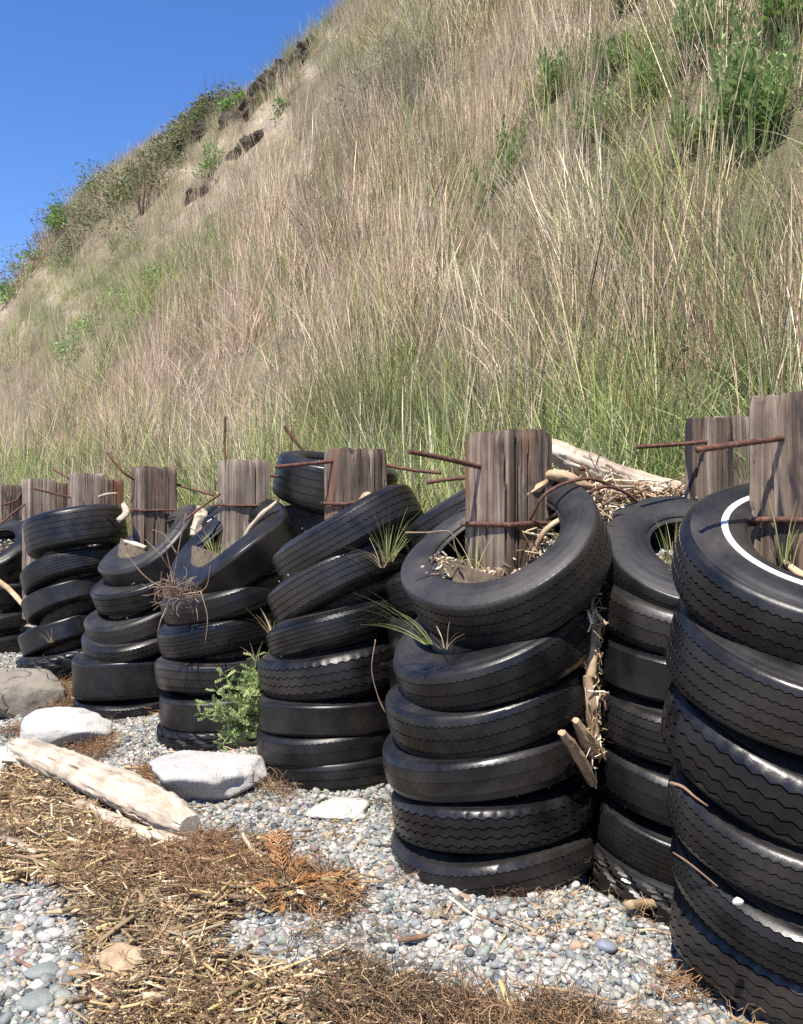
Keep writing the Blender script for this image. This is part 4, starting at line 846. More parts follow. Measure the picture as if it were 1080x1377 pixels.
# ground sticks
for k, (a, b, r0, mt, lab) in enumerate([
    ((845, 1240), (908, 1240), .020, M_TAN, 'short square-ended wood block beside the right-edge stack'),
    ((535, 1282), (578, 1273), .009, M_STICK2, 'brown stick on the pebbles below the central stack'),
    ((0, 1140), (48, 1162), .016, M_DRIFT, 'white peeled stick at the left edge of the wrack'),
    ((178, 1200), (194, 1240), .011, M_TAN, 'upright-lying pale reed stem in the middle of the wrack'),
    ((62, 1240), (152, 1236), .009, M_STICK, 'long brown stem lying level across the wrack'),
    ((75, 1215), (155, 1175), .007, M_TAN, 'slanting tan reed in the wrack below the log'),
    ((183, 1158), (228, 1140), .008, M_STICK, 'olive stick pointing up to the end of the big log'),
    ((116, 1305), (122, 1342), .013, M_STICK2, 'upper part of the reddish bent root at the lower left'),
    ((122, 1342), (165, 1362), .014, M_STICK2, 'reddish bent root curling along the bottom left'),
    ((-6, 1220), (38, 1212), .005, M_DRIFT, 'thin whitish stalk at the left edge below the wrack'),
    ((130, 1325), (140, 1365), .007, M_TAN, 'yellow stem chip beside the pale wood chunk'),
    ((438, 1330), (480, 1372), .004, M_DRIFT, 'thin white twig at the bottom in the dark weed'),
    ((690, 1335), (830, 1362), .004, M_TAN, 'long curved straw at the bottom in the weed strip'),
    ((360, 1345), (445, 1290), .005, M_TAN, 'slanting straw at the bottom beside the dark weed'),
    ((98, 1120), (112, 1150), .010, M_STICK2, 'stubby brown stick just below the big log'),
    ((300, 1215), (365, 1238), .008, M_STICK, 'brown stick below the orange dead sprig'),
    ((20, 1300), (70, 1335), .006, M_STICK2, 'thin dark stick on the pebbles at the lower left'),
    ((640, 1240), (700, 1262), .004, M_STICK2, 'thin reddish twig on the pebbles under the central stack'),
    ((860, 1262), (905, 1268), .004, M_STICK, 'thin pale twig below the square-ended wood block'),
    ((205, 1275), (300, 1300), .006, M_TAN, 'tan reed crossing the wrack toward the bottom'),
    ((225, 1345), (330, 1352), .007, M_STICK, 'brown reed lying flat at the bottom of the wrack')]):
    A = G(*a, r0 * 1.6 + .008); B_ = G(*b, r0 * 1.6 + .008); mid = (A + B_) / 2 + Vector((random.uniform(-.01, .01), random.uniform(-.01, .01), random.uniform(0, .012)))
    blk = r0 == .020
    log([A, mid, B_], [r0 * (.95 if blk else .7), r0, r0 * .95, r0 * (.95 if blk else .5)], mt, 'stick' if not blk else 'wood_block', lab, 'stick' if not blk else 'wood block', 4 if blk else 8, 16, .03 if blk else .2, 60 + k, .8)
def rock(px, py, sx, sy, sz, mat, label, seed, rotz=0, sink=.3, rough=.16, facet=.5, name='boulder', cat='rock', group=None, base=ICO4):
    g = G(px, py); v = stone_v(base[0], seed, rough, (1, 1, 1), facet, lo=.5 if sx > .1 else .62, hi=.78 if sx > .1 else .85, nf=13); v = v * (1 + .055 * fbm(v[:, 0] * 4, v[:, 1] * 4, v[:, 2] * 4, seed, 5))[:, None] * np.array([sx, sy, sz])
    me = mesh_np(name, v, None, base[1], True); o = mkobj(name, me, mat); o.location = g + Vector((0, 0, sz * (1 - 2 * sink))); o.rotation_euler = (0, 0, R(rotz)); tag(o, label, cat, group); return o
rock(28, 955, .31, .24, .20, M_ROCKT, 'cracked tan boulder at the left edge beside the knobbly tyre', 3, 10, .28)
rock(80, 1003, .32, .24, .15, M_ROCKW, 'white rock behind the big bleached log', 5, 30, .38, .26, .85)
rock(5, 1030, .2, .2, .07, M_ROCKW, 'low pale rock at the left edge behind the log', 6, 0, .3)
rock(282, 1060, .26, .23, .15, M_ROCKS, 'speckled grey rock right of the big log', 8, 20, .41, .24, .85)
rock(456, 1098, .135, .10, .05, M_ROCKW, 'flat white stone in front of the leaning stack', 11, 20, .3)
rock(160, 1310, .065, .05, .045, M_STICK, 'rough beige wood chunk in the lower left wrack', 14, 0, .2, .9, .3, 'wood_chunk', 'wood chunk', base=ICO3)
rock(68, 1262, .045, .03, .02, M_ROCKW, 'pinkish white flat stone near the lower left', 16, 40, .2, base=ICO3, name='stone')
rock(58, 1314, .055, .04, .018, M_ROCKG, 'flat grey-green stone at the lower left', 17, 10, .2, base=ICO3, name='stone')
rock(50, 1352, .052, .045, .02, M_ROCKG, 'angular grey-green stone in the bottom left corner', 18, 50, .2, base=ICO3, name='stone')
for k, (px, py, s, c, lab) in enumerate([(815, 1284, .030, (.17, .19, .23), 'large slate-blue pebble left of the right-edge stack'), (992, 1212, .012, (.75, .74, .72), 'white pebble caught in the rim of the right-edge tyres'),
        (784, 1188, .026, (.20, .22, .27), 'blue-grey pebble right of the central stack'), (640, 1272, .02, (.42, .45, .40), 'pale green pebble below the central stack'), (502, 1183, .017, (.50, .33, .2), 'orange-tan pebble left of the central stack'),
        (430, 1166, .02, (.14, .15, .17), 'dark grey pebble above the orange sprig'), (115, 1128, .02, (.3, .25, .2), 'round brown pebble in the wrack under the log'), (350, 1160, .022, (.55, .5, .45), 'upright tan pebble beside the orange sprig'),
        (670, 1330, .02, (.12, .13, .15), 'dark angular pebble at the bottom below the central stack'), (860, 1322, .022, (.3, .34, .36), 'grey pebble near the bottom left of the right-edge stack'), (235, 1362, .03, (.45, .46, .47), 'grey stone in the straw at the bottom'),
        (708, 1352, .018, (.66, .65, .62), 'white pebble at the bottom in the weed strip')]):
    mm, N, L, B = newmat('pebble_colour'); n = noise_n(N, L, None, 20, 5); rr_ = ramp(N, [(.3, tuple(x * .8 for x in c)), (.7, tuple(min(.8, x * 1.15) for x in c))]); L.new(n.outputs[0], rr_.inputs[0]); L.new(rr_.outputs[0], B.inputs[0]); B.inputs['Roughness'].default_value = .6
    if k == 1:
        o = rock(900, 1200, s, s * .8, s * .8, mm, lab, 30 + k, 0, base=ICO3, name='pebble', cat='pebble'); o.location = P(992, 1212, 1.93)
    else: rock(px, py, s, s * .8, s * .6, mm, lab, 30 + k, k * 37, .12, .15, .3, name='pebble', cat='pebble', base=ICO3)

# ------------------------------------------------------------------ wrack: straw, fibres, seaweed
def straw_mesh(name, L_, r_, bend, sides, seed, mat, kinks=5):
    rr = random.Random(seed); pts = [Vector((-L_ / 2 + L_ * t, rr.gauss(0, bend) * L_, rr.gauss(0, bend * .5) * L_)) for t in np.linspace(0, 1, kinks)]
    mb = MB(); mb.add(*sweep(curve_pts(pts, kinks * 2 if bend > .05 else kinks), r_, sides, True), col=rr.random()); me = mb.mesh(name); me.materials.append(mat); return me
straws = [straw_mesh('straw', 1.0, .028 + .02 * (k % 3), .012 + .01 * (k % 4), 5, 500 + k, M_STRAW, 4) for k in range(8)]
def fibre_mesh(seed, n=34, rad=.03):
    rr = random.Random(seed); mb = MB()
    for k in range(n):
        p = Vector((rr.gauss(0, rad), rr.gauss(0, rad), abs(rr.gauss(0, rad * .3)))); d = Vector((rr.gauss(0, 1), rr.gauss(0, 1), rr.gauss(0, .35))).normalized(); pts = [p.copy()]
        for j in range(4): d = (d + Vector((rr.gauss(0, .6), rr.gauss(0, .6), rr.gauss(0, .3)))).normalized(); p = p + d * rad * .45; pts.append(p.copy())
        mb.add(*sweep(pts, [.0006, .0010, .0010, .0008, .0005], 3, False)[:2], col=rr.random())
    me = mb.mesh('fibres'); me.materials.append(M_SEAW); return me
fibres = [fibre_mesh(700 + k) for k in range(6)]
def make_wrack():
    rng = np.random.default_rng(31)
    u = rng.uniform(-3.3, .3, 520000); v = rng.uniform(-1.6, 7.5, 520000); x, y = xy_of(u, v)
    k = (y > 1.0); u, v, x, y = u[k], v[k], x[k], y[k]; z = beach_z(u, v); px, py = proj(x, y, z)
    k = (px > -330) & (px < 1400) & (py < 1650) & (py > 880); u, v, x, y, z, px, py = [a[k] for a in (u, v, x, y, z, px, py)]
    w = wrack_amt(x, y, z); edge = fbm(x * 5, y * 5, 0, 91, 3)
    # straw: dense in the left heap, sparse along the right strip, a few stray ones anywhere
    fine = np.clip(sstep(400, 560, px), 0, 1)
    reddish = np.clip(ell(px, py, 270, 1165, 130, 40) * 1.3, 0, 1)
    ps = np.where(w, .62 * (1 - .8 * fine) * (1 - .45 * reddish), .004 + .012 * (edge > .35)) * (.6 + .8 * vnoise(x * 7, y * 7, 0, 95)); k = rng.random(len(u)) < ps; n = k.sum(); print('straws', n)
    ln = rng.gamma(2.4, .028, n).clip(.018, .16); th = (.5 + rng.random(n) ** 2 * 1.1) * (.35 + .65 * (ln / .05).clip(0, 1.6))
    cols = np.array([[.46, .34, .19], [.36, .25, .13], [.27, .18, .10], [.56, .46, .30], [.17, .105, .06], [.42, .32, .15], [.31, .22, .14]])
    S = np.stack([ln, ln.clip(.02, .06) * th, ln.clip(.02, .06) * th * .7], -1)
    P_ = np.stack([x[k], y[k], z[k] + rng.random(n) ** 1.4 * .034 * np.where(w[k], 1, .3) + .003], -1)
    R_ = np.stack([rng.uniform(0, 6, n), rng.normal(0, .22, n), rng.normal(.5, 1.1, n)], -1)
    scatter('straw_wrack', straws, P_, R_, S, rng.integers(0, 8, n), cols[rng.integers(0, 7, n)] * rng.uniform(.55, 1.1, (n, 1)), 'heap of washed-up straw and reed bits on the beach', 'wrack')
    # fibres and dried weed
    spots = ell(px, py, 95, 955, 14, 60) + ell(px, py, 45, 988, 40, 6) + ell(px, py, 128, 1012, 16, 14) + ell(px, py, 200, 1045, 20, 8) + ell(px, py, 790, 1185, 45, 9) * 0 + ell(px, py, 700, 1214, 26, 7) + ell(px, py, 370, 1070, 14, 9) + ell(px, py, 925, 1330, 45, 14) + ell(px, py, 445, 1250, 30, 20) + ell(px, py, 850, 1245, 20, 8)
    pf = np.where(w, .012 + .12 * fine + .035 * reddish, 0.0005) + .04 * np.clip(spots, 0, 1)
    k = rng.random(len(u)) < pf; n = k.sum(); print('fibres', n)
    s = rng.uniform(.7, 1.5, n); c2 = np.array([[.10, .065, .04], [.20, .115, .06], [.30, .18, .09], [.10, .08, .05], [.40, .27, .15]])
    c = c2[rng.integers(0, 5, n)]; dk = ell(px[k], py[k], 530, 1310, 90, 45)[:, None].clip(0, 1) * .8; c = c * (1 - dk) + np.array([.075, .06, .035]) * dk
    rd = np.clip(ell(px[k], py[k], 290, 1160, 120, 45) + spots[k], 0, 1)[:, None] * .3; c = c * (1 - rd) + np.array([.27, .11, .045]) * rd
    P_ = np.stack([x[k], y[k], z[k] + .006 + rng.random(n) * .02], -1)
    scatter('dried_seaweed', fibres, P_, np.stack([rng.normal(0, .2, n), rng.normal(0, .2, n), rng.uniform(0, 6, n)], -1), np.stack([s, s, s], -1), rng.integers(0, 6, n), c, 'brown dried seaweed fibres matted along the beach', 'seaweed')
make_wrack()
# litter of sticks and straw packed on the bank behind and between the stacks
def make_litter():
    rng = np.random.default_rng(41); P_, R_, S_, C_ = [], [], [], []
    def blob(cx, cy, Z, rx, ry, rz, n, l0, l1, up=.4):
        c = P(cx, cy, Z)
        P_.append(np.array([c]) + np.stack([rng.normal(0, rx, n), rng.normal(0, rz, n), rng.normal(0, ry, n)], -1)); ln = rng.uniform(l0, l1, n)
        S_.append(np.stack([ln, np.full(n, .05) * rng.uniform(.6, 1.8, n), np.full(n, .05) * rng.uniform(.6, 1.5, n)], -1)); R_.append(np.stack([rng.uniform(0, 6, n), rng.normal(0, up, n), rng.uniform(-3, 3, n)], -1))
        cc = np.array([[.52, .42, .27], [.42, .31, .19], [.30, .20, .12], [.62, .54, .42], [.20, .13, .08]]); C_.append(cc[rng.integers(0, 5, n)])
    blob(850, 668, 3.35, .15, .03, .08, 420, .04, .20); blob(800, 700, 3.25, .03, .08, .05, 200, .04, .15, .8); blob(812, 750, 3.05, .02, .10, .04, 260, .03, .12, 1.0)
    blob(798, 870, 2.84, .010, .12, .02, 170, .02, .08, 1.2); blob(796, 975, 2.82, .012, .08, .02, 110, .02, .08, 1.2); blob(730, 670, 3.12, .05, .05, .05, 160, .03, .16, .6)
    blob(715, 735, 2.95, .04, .03, .05, 60, .03, .12)
    blob(1070, 775, 2.3, .07, .01, .06, 60, .02, .12); blob(632, 770, 2.88, .05, .010, .035, 110, .008, .035); blob(600, 755, 2.92, .03, .01, .03, 50, .008, .03); blob(700, 770, 2.9, .04, .012, .03, 50, .008, .04)
    n = sum(len(p) for p in P_)
    scatter('stick_litter', straws, np.concatenate(P_), np.concatenate(R_), np.concatenate(S_), rng.integers(0, 8, n), np.concatenate(C_), 'litter of small sticks packed between the tyre stacks and the bank', 'litter')
make_litter()

# ------------------------------------------------------------------ tufts, weeds, shrubs
def tuft(px, py, Z, n, h, lean, bend, width, label, mat=M_TUFT, seed=0, dirx=0.0, ground=False, diry=0.0, name='grass_tuft', cat='grass tuft', rad=.02):
    random.seed(seed); mb = MB()
    for k in range(n):
        a = random.uniform(0, 6.283); r_ = rad * random.random()
        ribbon(mb, (r_ * math.cos(a), r_ * math.sin(a), -.01), (math.cos(a) * lean * random.random() + dirx, math.sin(a) * lean * random.random() + diry, 1), h * random.uniform(.45, 1.05), bend * random.uniform(.3, 1.2), width * random.uniform(.6, 1.2), 7, tint=random.random(), tipw=.15)
    o = mkobj(name, mb.mesh(name), mat); o.location = G(px, py) if ground else P(px, py, Z); tag(o, label, cat); return o
tuft(522, 752, 3.62, 34, .26, .55, .7, .0042, 'grass tuft sprouting from the leaning stack left of the centre', seed=1)
tuft(512, 760, 3.6, 14, .28, .9, 1.6, .004, 'dry straw tuft drooping from the leaning stack left of centre', M_TUFTD, seed=21, dirx=-.5)
tuft(575, 862, 2.72, 15, .30, .8, 1.3, .0050, 'long green blades arching out beside the central stack', seed=2, dirx=-.9)
tuft(597, 868, 2.70, 10, .14, .9, 1.4, .0035, 'small dry wisp at the foot of the long green blades', M_TUFTD, seed=22, dirx=-.2)
tuft(640, 768, 2.86, 26, .15, .6, .5, .0032, 'small grass tuft in the hole of the central top tyre', seed=3)
tuft(905, 762, 2.80, 34, .17, .5, .35, .0036, 'bright green tuft in the tyre beside the right-edge stack', seed=4)
tuft(1055, 752, 2.2, 14, .16, .35, .4, .0036, 'grass sprig at the foot of the right-edge post', seed=5)
tuft(290, 748, 4.55, 30, .17, .6, .5, .0045, 'green tuft at the foot of the grey post', seed=6)
tuft(70, 862, 6.0, 14, .12, .9, .8, .004, 'dry wisp low in the stack near the left edge', M_TUFTD, seed=7)
tuft(365, 850, 4.2, 14, .17, .9, .6, .0036, 'dry wisp between the leaning stack and the weed stack', M_TUFTD, seed=8, dirx=-.3)
tuft(1005, 640, 2.72, 12, .34, .5, .5, .0045, 'green blades crossing in front of the narrow grey post', seed=9, dirx=-.1)
tuft(1040, 762, 2.2, 12, .12, 1.0, 1.8, .003, 'curled dry grass by the right-edge post', M_TUFTD, seed=10, dirx=-.3)
tuft(345, 885, 3.9, 8, .10, .7, .8, .004, 'small dry blades above the green weed', M_TUFTD, seed=11)
# single bent dead stem arching by the central tyre
o = child_tube('dry_weed_stalk', None, [P(545, 716, 2.78), P(575, 716, 2.78), P(605, 715, 2.78), P(612, 735, 2.79), P(622, 766, 2.8)], .0022, M_TWIG, 30, 5); tag(o, 'sharply bent dead stem over the central top tyre', 'stem')
o = child_tube('dry_weed_stalk', None, [P(505, 860, 3.3), P(500, 900, 3.3), P(508, 935, 3.3), P(518, 958, 3.3)], .002, M_TWIG, 30, 5); tag(o, 'thin green-brown stem hanging beside the central stack', 'stem')
# dead twiggy bush hanging over the fourth stack
def twig_bush(root_pt, specs, label, rad=.004, tangle=0, name='dead_bush', cat='dead bush', mat=M_TWIG):
    e = empty(name, root_pt); tag(e, label, cat); bpy.context.view_layer.update()
    for sp in specs:
        child_tube('twig', e, [P(*q) for q in sp], [rad, rad * .8, rad * .4], mat, 14, 5)
    if tangle:
        random.seed(3); mb = MB()
        for k in range(tangle):
            p = Vector((random.gauss(0, .05), random.gauss(0, .03), random.gauss(0, .025))); d = Vector((random.gauss(0, 1), random.gauss(0, .6), random.gauss(0, .7))).normalized(); pts = [p]
            for j in range(3): d = (d + Vector((random.gauss(0, .5), random.gauss(0, .5), random.gauss(0, .5)))).normalized(); pts.append(pts[-1] + d * .028)
            mb.add(*sweep(pts, [.0016, .0018, .0014, .001], 4, False)[:2])
        mkobj('tangle', mb.mesh('tangle'), mat, e)
    return e
twig_bush(P(237, 797, 4.25), [[(235, 800, 4.25), (228, 760, 4.25), (213, 695, 4.2)], [(232, 790, 4.25), (240, 740, 4.2), (250, 690, 4.2)], [(228, 765, 4.25), (215, 745, 4.2), (195, 725, 4.2)], [(238, 745, 4.2), (222, 720, 4.2), (205, 712, 4.2)], [(240, 800, 4.25), (275, 792, 4.2), (283, 760, 4.2)], [(270, 795, 4.2), (279, 830, 4.2), (276, 865, 4.2)], [(225, 795, 4.25), (195, 775, 4.2), (170, 745, 4.2)], [(232, 800, 4.25), (218, 830, 4.2), (212, 850, 4.2)]], 'tangled dead twig bush hanging on the weed stack', .0032, 130)

def leafcloud(mb, n, rx, ry, rz, size, rng_, up=.3, hollow=.4, center=(0, 0, 0), narrow=.4):
    for k in range(n):
        d = Vector((rng_.gauss(0, 1), rng_.gauss(0, 1), rng_.gauss(0, 1))).normalized(); r_ = hollow + (1 - hollow) * rng_.random() ** .5
        c = Vector((d.x * rx * r_, d.y * ry * r_, d.z * rz * r_)) + Vector(center); s = size * rng_.uniform(.6, 1.3)
        ax = Vector((d.x + rng_.gauss(0, .5), d.y + rng_.gauss(0, .5), up + rng_.gauss(0, .5))).normalized(); sd2 = ax.orthogonal().normalized(); sd2.rotate(Matrix.Rotation(rng_.uniform(0, 6.28), 3, ax)); nn = ax.cross(sd2)
        v = [c, c + ax * s * .5 + sd2 * s * narrow / 2 + nn * s * .05, c + ax * s, c + ax * s * .5 - sd2 * s * narrow / 2 + nn * s * .05]
        mb.add([tuple(q) for q in v], [(0, 1, 2, 3)], col=rng_.random())
def shrub(px, py, w, h, mat, label, seed, n=500, size=.06, name='shrub', stems=8, narrow=.45, cat='shrub', lobes=5, group=None):
    p = hit(px, py)
    if p is None: return
    e = empty(name, p); tag(e, label, cat, group); rg = random.Random(seed); mb = MB()
    for k in range(lobes):
        cx_, cy_ = rg.uniform(-.35, .35) * w, rg.uniform(-.3, .3) * w; uu, vv = uv_of(p.x + cx_, p.y + cy_); c = (cx_, cy_, min(max(float(hill_z(np.array([uu]), np.array([vv]))[0]) - p.z, -w), w) + h * rg.uniform(.12, .5)); leafcloud(mb, n // lobes, w * rg.uniform(.18, .32), w * rg.uniform(.18, .3), h * rg.uniform(.18, .34), size, rg, center=c, narrow=narrow)
    mkobj('foliage', mb.mesh('foliage', False), mat, e)
    sb = MB()
    for k in range(stems):
        a = rg.uniform(0, 6.28); tip = Vector((math.cos(a) * w * rg.uniform(.1, .5), math.sin(a) * w * rg.uniform(.1, .4), h * rg.uniform(.6, 1.1)))
        sb.add(*sweep(curve_pts([Vector((0, 0, -.1)), tip * .5 + Vector((rg.gauss(0, .05), rg.gauss(0, .05), .05 * h)), tip], 6), [.012 * h ** .5, .010 * h ** .5, .008 * h ** .5, .006, .005, .003], 5, False)[:2])
    mkobj('stem', sb.mesh('stem'), M_TWIG, e); return e
def leafy(px, py, w, h, label, seed, mat=M_LEAFB, n=26, leaf=.10):
    w *= 1.1; h *= 1.15; leaf *= 1.15
    """upright leafy plant: stems set with narrow leaves in whorls"""
    p = hit(px, py)
    if p is None: return
    e = empty('leafy_plant', p); tag(e, label, 'plant', None); rg = random.Random(seed); mb = MB(); sb = MB()
    for k in range(n):
        a = rg.uniform(0, 6.28); r0 = w * .5 * math.sqrt(rg.random()); base = Vector((math.cos(a) * r0 * .5, math.sin(a) * r0 * .5, 0)); tip = Vector((math.cos(a) * r0, math.sin(a) * r0, h * rg.uniform(.55, 1.0)))
        sb.add(*sweep([base, (base + tip) / 2, tip], [.005, .004, .003], 4, False)[:2])
        for j in range(16):
            t = .3 + .7 * j / 15; c = base.lerp(tip, t); aa = j * 2.4 + rg.random(); el = .25 + .9 * t; d = Vector((math.cos(aa) * math.cos(el), math.sin(aa) * math.cos(el), math.sin(el))); sd2 = d.cross(Vector((0, 0, 1))).normalized(); s = leaf * rg.uniform(.7, 1.2) * (1.1 - .4 * t)
            dr = Vector((0, 0, -s * .18)); mb.add([tuple(q) for q in (c, c + d * s * .5 + sd2 * s * .17, c + d * s + dr, c + d * s * .5 - sd2 * s * .17)], [(0, 1, 2, 3)], col=rg.random())
    mkobj('foliage', mb.mesh('foliage', False), mat, e); mkobj('stem', sb.mesh('stem'), M_LEAFB, e); return e
leafy(1010, 215, .7, .85, 'large leafy green plant high on the bank at the right', 1, n=44, leaf=.13)
leafy(950, 85, .6, .6, 'leafy green plant at the top right of the bank', 2, n=30, leaf=.13)
leafy(1060, 60, .5, .6, 'dark leafy plant in the top right corner of the bank', 3, M_LEAF, 26, .13)
leafy(820, 110, .4, .4, 'leafy plant near the top, left of the corner plants', 4, n=22, leaf=.11)
leafy(840, 20, .5, .45, 'small leafy plant at the very top edge', 41, n=20, leaf=.11)
leafy(745, 135, .35, .45, 'pale leafy plant in the upper middle of the bank', 5, n=22, leaf=.11)
leafy(690, 245, .5, .55, 'narrow green plant among dry stalks in the upper middle', 6, M_LEAF, 14, .09)
leafy(800, 200, .6, .5, 'low green plant below the upper leafy plants', 7, n=22, leaf=.10)
leafy(880, 140, .4, .45, 'green plant left of the large leafy one', 71, n=22, leaf=.11)
leafy(935, 210, .35, .4, 'small leafy plant beside the large one at the right', 72, n=16, leaf=.11)
leafy(888, 500, .35, .30, 'bright green weed patch low on the bank behind the right posts', 8, M_LEAF, 26, .05)
leafy(665, 268, .6, .5, 'dark green plant half hidden by stalks in the middle', 9, M_LEAF, 16, .09)
shrub(190, 290, 2.6, 2.0, M_LEAFO, 'dark twiggy bush standing out on the left skyline', 11, 1500, .10, stems=26)
shrub(85, 305, 3.0, 1.0, M_LEAF, 'rounded green bush on the far left crest', 12, 2200, .13)
shrub(318, 150, .85, .8, M_LEAF, 'bright green bush under the dark eroded ledge', 13, 700, .14)
shrub(285, 235, .9, .9, M_LEAFB, 'green bush beside the lower eroded ledge', 14, 600, .11)
shrub(255, 185, 1.8, 1.0, M_LEAFO, 'olive bush on the crest above the lower ledge', 15, 1200, .09)
shrub(385, 70, 1.6, 1.2, M_LEAFO, 'olive scrub on the crest by the upper ledge', 16, 900, .08, stems=16)
shrub(520, 130, 1.6, .9, M_LEAFG, 'grey-green brush in the upper middle left', 17, 1400, .06, stems=14)
shrub(560, 115, 1.3, .7, M_LEAFG, 'second grey brush patch beside the first', 18, 900, .06, stems=14)
shrub(135, 440, 1.7, .9, M_LEAFB, 'dark green bush in the middle left of the bank', 19, 900, .09)
shrub(15, 400, 1.5, 1.2, M_LEAF, 'small green bush by the bare cliff at the left edge', 20, 500, .14)
shrub(45, 365, 2.4, 1.3, M_LEAFG, 'grey scrub on the left end of the crest', 22, 1600, .10, stems=20)
shrub(95, 350, 1.4, 1.8, M_LEAFO, 'upright dark shrub below the far left crest', 23, 900, .10)
shrub(195, 400, .9, .6, M_LEAF, 'low bright green shrub in the green patch', 24, 500, .09)
shrub(376, 158, .4, .35, M_LEAF, 'tiny green tuft on the bare soil below the upper ledge', 25, 160, .08)
# scrub along the crest, between the skyline and the eroded ledges
rg_ = random.Random(44); CREST = [(30, 352), (62, 318), (100, 292), (132, 282), (150, 272), (168, 262), (205, 222), (222, 205), (238, 190), (262, 168), (282, 150), (300, 138), (300, 122), (328, 112), (345, 98), (362, 92), (375, 62), (392, 52), (408, 40), (425, 25)]
ORD = ['at the very left end', 'second from the left', 'third from the left', 'fourth from the left', 'fifth from the left', 'sixth from the left', 'seventh from the left', 'eighth from the left', 'ninth from the left', 'tenth from the left', 'tenth from the right', 'ninth from the right', 'eighth from the right', 'seventh from the right', 'sixth from the right', 'fifth from the right', 'fourth from the right', 'third from the right', 'second from the right', 'at the upper right end']
for k, (px, py) in enumerate(CREST):
    wd = (2.9 - 1.3 * k / 20) * (1.2 if k < 5 else 1.0)
    shrub(px, py + 14, wd, wd * rg_.uniform(.36, .62), (M_LEAFC, M_LEAFO, M_LEAFC, M_LEAFG, M_LEAFO)[k % 5], ('scrub clump %s along the crest skyline' % ORD[k]), 200 + k, 950, .115, name='crest_scrub', cat='scrub', stems=10, lobes=6, group='scrub clumps along the crest')
def ledge(pts, rad, label, seed):  # lumpy soil bands, their dark colour standing in for shade below overhanging turf
    P3 = [hit(*q) for q in pts]; P3 = [q + Vector((0, 0, -.05)) for q in P3 if q]
    pp = curve_pts(P3, len(P3) * 9); n = len(pp); rr = rad * (.45 + 1.1 * np.array([float(vnoise(k * .33, seed, 0, 5)) for k in range(n)])); rr[0] = rr[-1] = .03
    v, q, t = sweep(pp, rr, 40, True, .6, seed, .9); v = v + .07 * 2.4 * np.stack([fbm(v[:, 0] * 3, v[:, 1] * 3, v[:, 2] * 3, 7 + k, 5) for k in range(3)], -1)
    mb = MB(); mb.add(v, q, t); o = mkobj('soil_ledge', mb.mesh('soil_ledge', True, 30), M_SOILSHADE); tag(o, label, 'soil ledge', kind='structure')
ledge([(430, 56), (412, 72), (402, 88), (385, 97), (362, 108)], .26, 'upper overhanging soil ledge with shade painted dark near the top of the bank', 1)
ledge([(365, 118), (345, 128), (338, 142), (322, 158), (300, 172)], .30, 'soil ledge with painted recess shade below the bright green bush', 2)
ledge([(285, 172), (262, 186), (240, 200)], .22, 'soil ledge with painted recess shade at the foot of the crest scrub', 3)
ledge([(356, 180), (340, 196), (322, 208), (305, 226)], .15, 'narrow soil ledge with painted shade across the pale soil', 4)
ledge([(298, 240), (280, 256), (262, 268), (250, 276)], .17, 'lower soil ledge with painted shade across the pale soil', 5)
ledge([(592, 186), (586, 198), (578, 212)], .07, 'small eroded notch with painted shade in the middle of the bank', 6)
# big tussocks behind the knotty post
for k, (px, py, h, nb, rd, mt, lab) in enumerate([(520, 606, 1.25, 420, .26, M_TUFTG, 'tall dark green tussock right behind the knotty post'), (455, 606, 1.0, 260, .2, M_TUFTG, 'dark green tussock left behind the knotty post'), (575, 612, .85, 200, .16, M_TUFTG, 'smaller green tussock between the knotty post and the central post'), (1050, 560, 1.35, 150, .15, M_TUFT, 'tall grass tussock behind the right-edge post'), (815, 575, .9, 110, .13, M_TUFT, 'green tussock behind the bleached log')]):
    p = hit(px, py); random.seed(900 + k); mb = MB()
    for j in range(nb):
        a = random.uniform(0, 6.283); r_ = rd * math.sqrt(random.random()); ribbon(mb, (r_ * math.cos(a), r_ * math.sin(a), -.03), (math.cos(a) * .30 * random.random(), math.sin(a) * .30 * random.random(), 1), h * random.uniform(.45, 1.1), random.uniform(.1, .7), .0065, 7, tint=random.random() ** 1.5, tipw=.15)
    o = mkobj('grass_tussock', mb.mesh('grass_tussock'), mt); o.location = p; tag(o, lab, 'grass tussock')
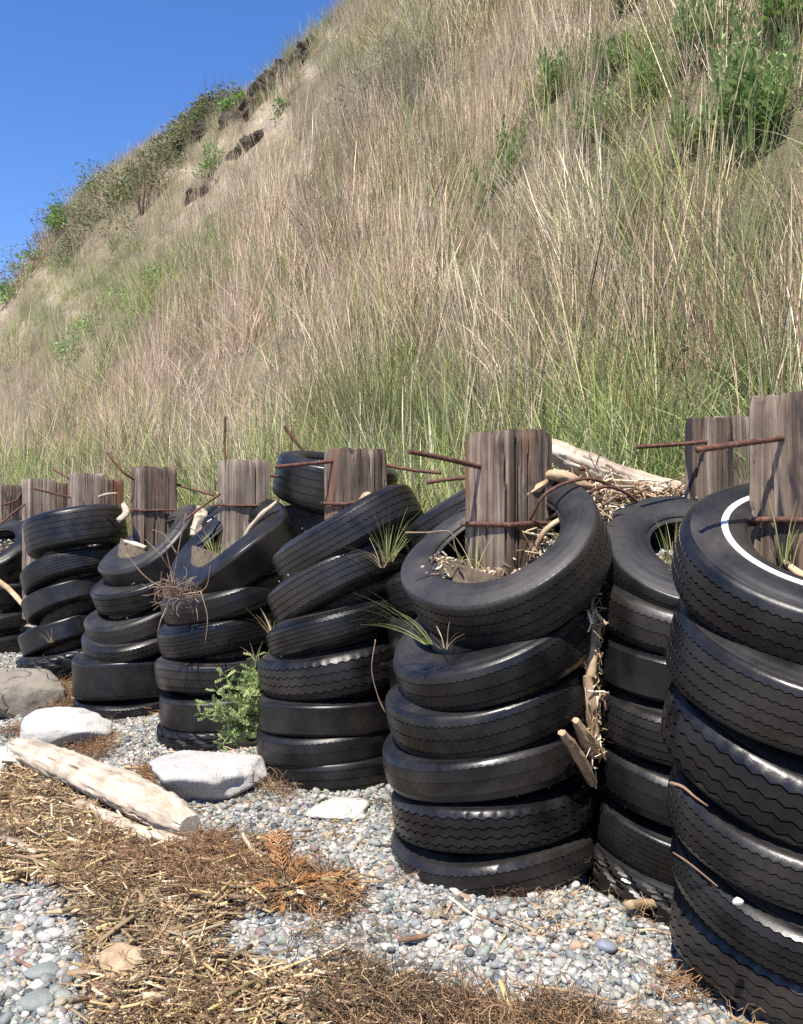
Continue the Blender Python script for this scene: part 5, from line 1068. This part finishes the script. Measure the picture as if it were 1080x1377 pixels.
# feathery green weed in front of the fourth and third stacks
def feather_weed():
    e = empty('feathery_weed', P(335, 985, 4.05)); tag(e, 'feathery green weed growing between two tyre stacks', 'weed'); rg = random.Random(5); mb = MB(); sb = MB(); c0 = e.location
    tips = [(270, 960), (276, 945), (292, 930), (300, 905), (345, 882), (338, 900), (320, 925), (318, 965), (305, 975), (330, 945), (345, 925), (352, 950), (290, 955), (310, 940), (335, 925), (300, 1000), (318, 998), (348, 990), (352, 905), (325, 905)]
    for (tx, ty) in tips:
        tip = P(tx, ty, 3.95 + rg.uniform(-.08, .06)) - c0; mid = tip * .5 + Vector((rg.gauss(0, .02), rg.gauss(0, .02), .03)); pts = curve_pts([Vector((0, 0, 0)), mid, tip], 10)
        sb.add(*sweep(pts, .0028, 4, False)[:2])
        for j in range(2, 10):
            for s in range(4):
                c = Vector(pts[j]); d = Vector((rg.gauss(0, 1), rg.gauss(0, .7), rg.gauss(.2, .8))).normalized(); ln = rg.uniform(.025, .06); sd2 = d.orthogonal().normalized(); sd2.rotate(Matrix.Rotation(rg.uniform(0, 6), 3, d))
                for (t, w_) in ((.2, .007), (.4, .009), (.6, .009), (.8, .007)):   # small lobes along each leaflet
                    q = c + d * ln * t
                    for sg in (-1, 1): mb.add([tuple(q), tuple(q + d * .006 + sd2 * sg * w_), tuple(q + d * .012 + sd2 * sg * w_ * .7)], None, [(0, 1, 2)], col=rg.random())
                mb.add([tuple(c - sd2 * .0015), tuple(c + sd2 * .0015), tuple(c + d * ln + sd2 * .002), tuple(c + d * ln - sd2 * .002)], [(0, 1, 2, 3)], col=rg.random())
    mkobj('foliage', mb.mesh('foliage', False), M_WEED, e); mkobj('stem', sb.mesh('stem'), M_WEED, e)
feather_weed()
def cedar():
    e = empty('dead_sprig', G(385, 1205)); tag(e, 'orange dead cedar sprig lying at the end of the wrack', 'sprig'); c0 = e.location.copy(); rg = random.Random(8); mb = MB(); sb = MB()
    for (tx, ty, lift) in [(372, 1140, .11), (362, 1155, .07), (385, 1150, .07), (470, 1205, .03), (455, 1195, .04), (440, 1212, .02), (478, 1212, .02), (422, 1235, .02), (350, 1195, .03), (375, 1235, .02), (405, 1180, .05), (330, 1190, .03), (310, 1205, .03), (345, 1215, .03), (420, 1200, .04)]:
        tip = G(tx, ty + (30 if lift > .09 else 0), lift) - c0; pts = curve_pts([Vector((0, 0, .02)), tip * .5 + Vector((0, 0, .02)), tip], 14); sb.add(*sweep(pts, .0022, 4, False)[:2])
        for j in range(4, 14):
            for s in (-1, 1, -1, 1):
                c = Vector(pts[j]); fw = Vector(pts[min(13, j)] - pts[j - 1]).normalized(); sd2 = fw.cross(Vector((rg.gauss(0, .3), rg.gauss(0, .3), 1))).normalized(); d = (fw * .8 + sd2 * s).normalized(); ln = rg.uniform(.015, .035)
                mb.add(*sweep([c, c + d * ln * .5, c + (d + fw * .3) * ln], [.0026, .0024, .001], 4, False)[:2], col=rg.random())
                for t in (.4, .7): q = c + d * ln * t; mb.add(*sweep([q, q + (fw + sd2 * s * .3).normalized() * ln * .4], [.002, .001], 3, False)[:2], col=rg.random())
    mkobj('foliage', mb.mesh('foliage'), M_CEDAR, e); mkobj('stem', sb.mesh('stem'), M_STICK2, e)
cedar()
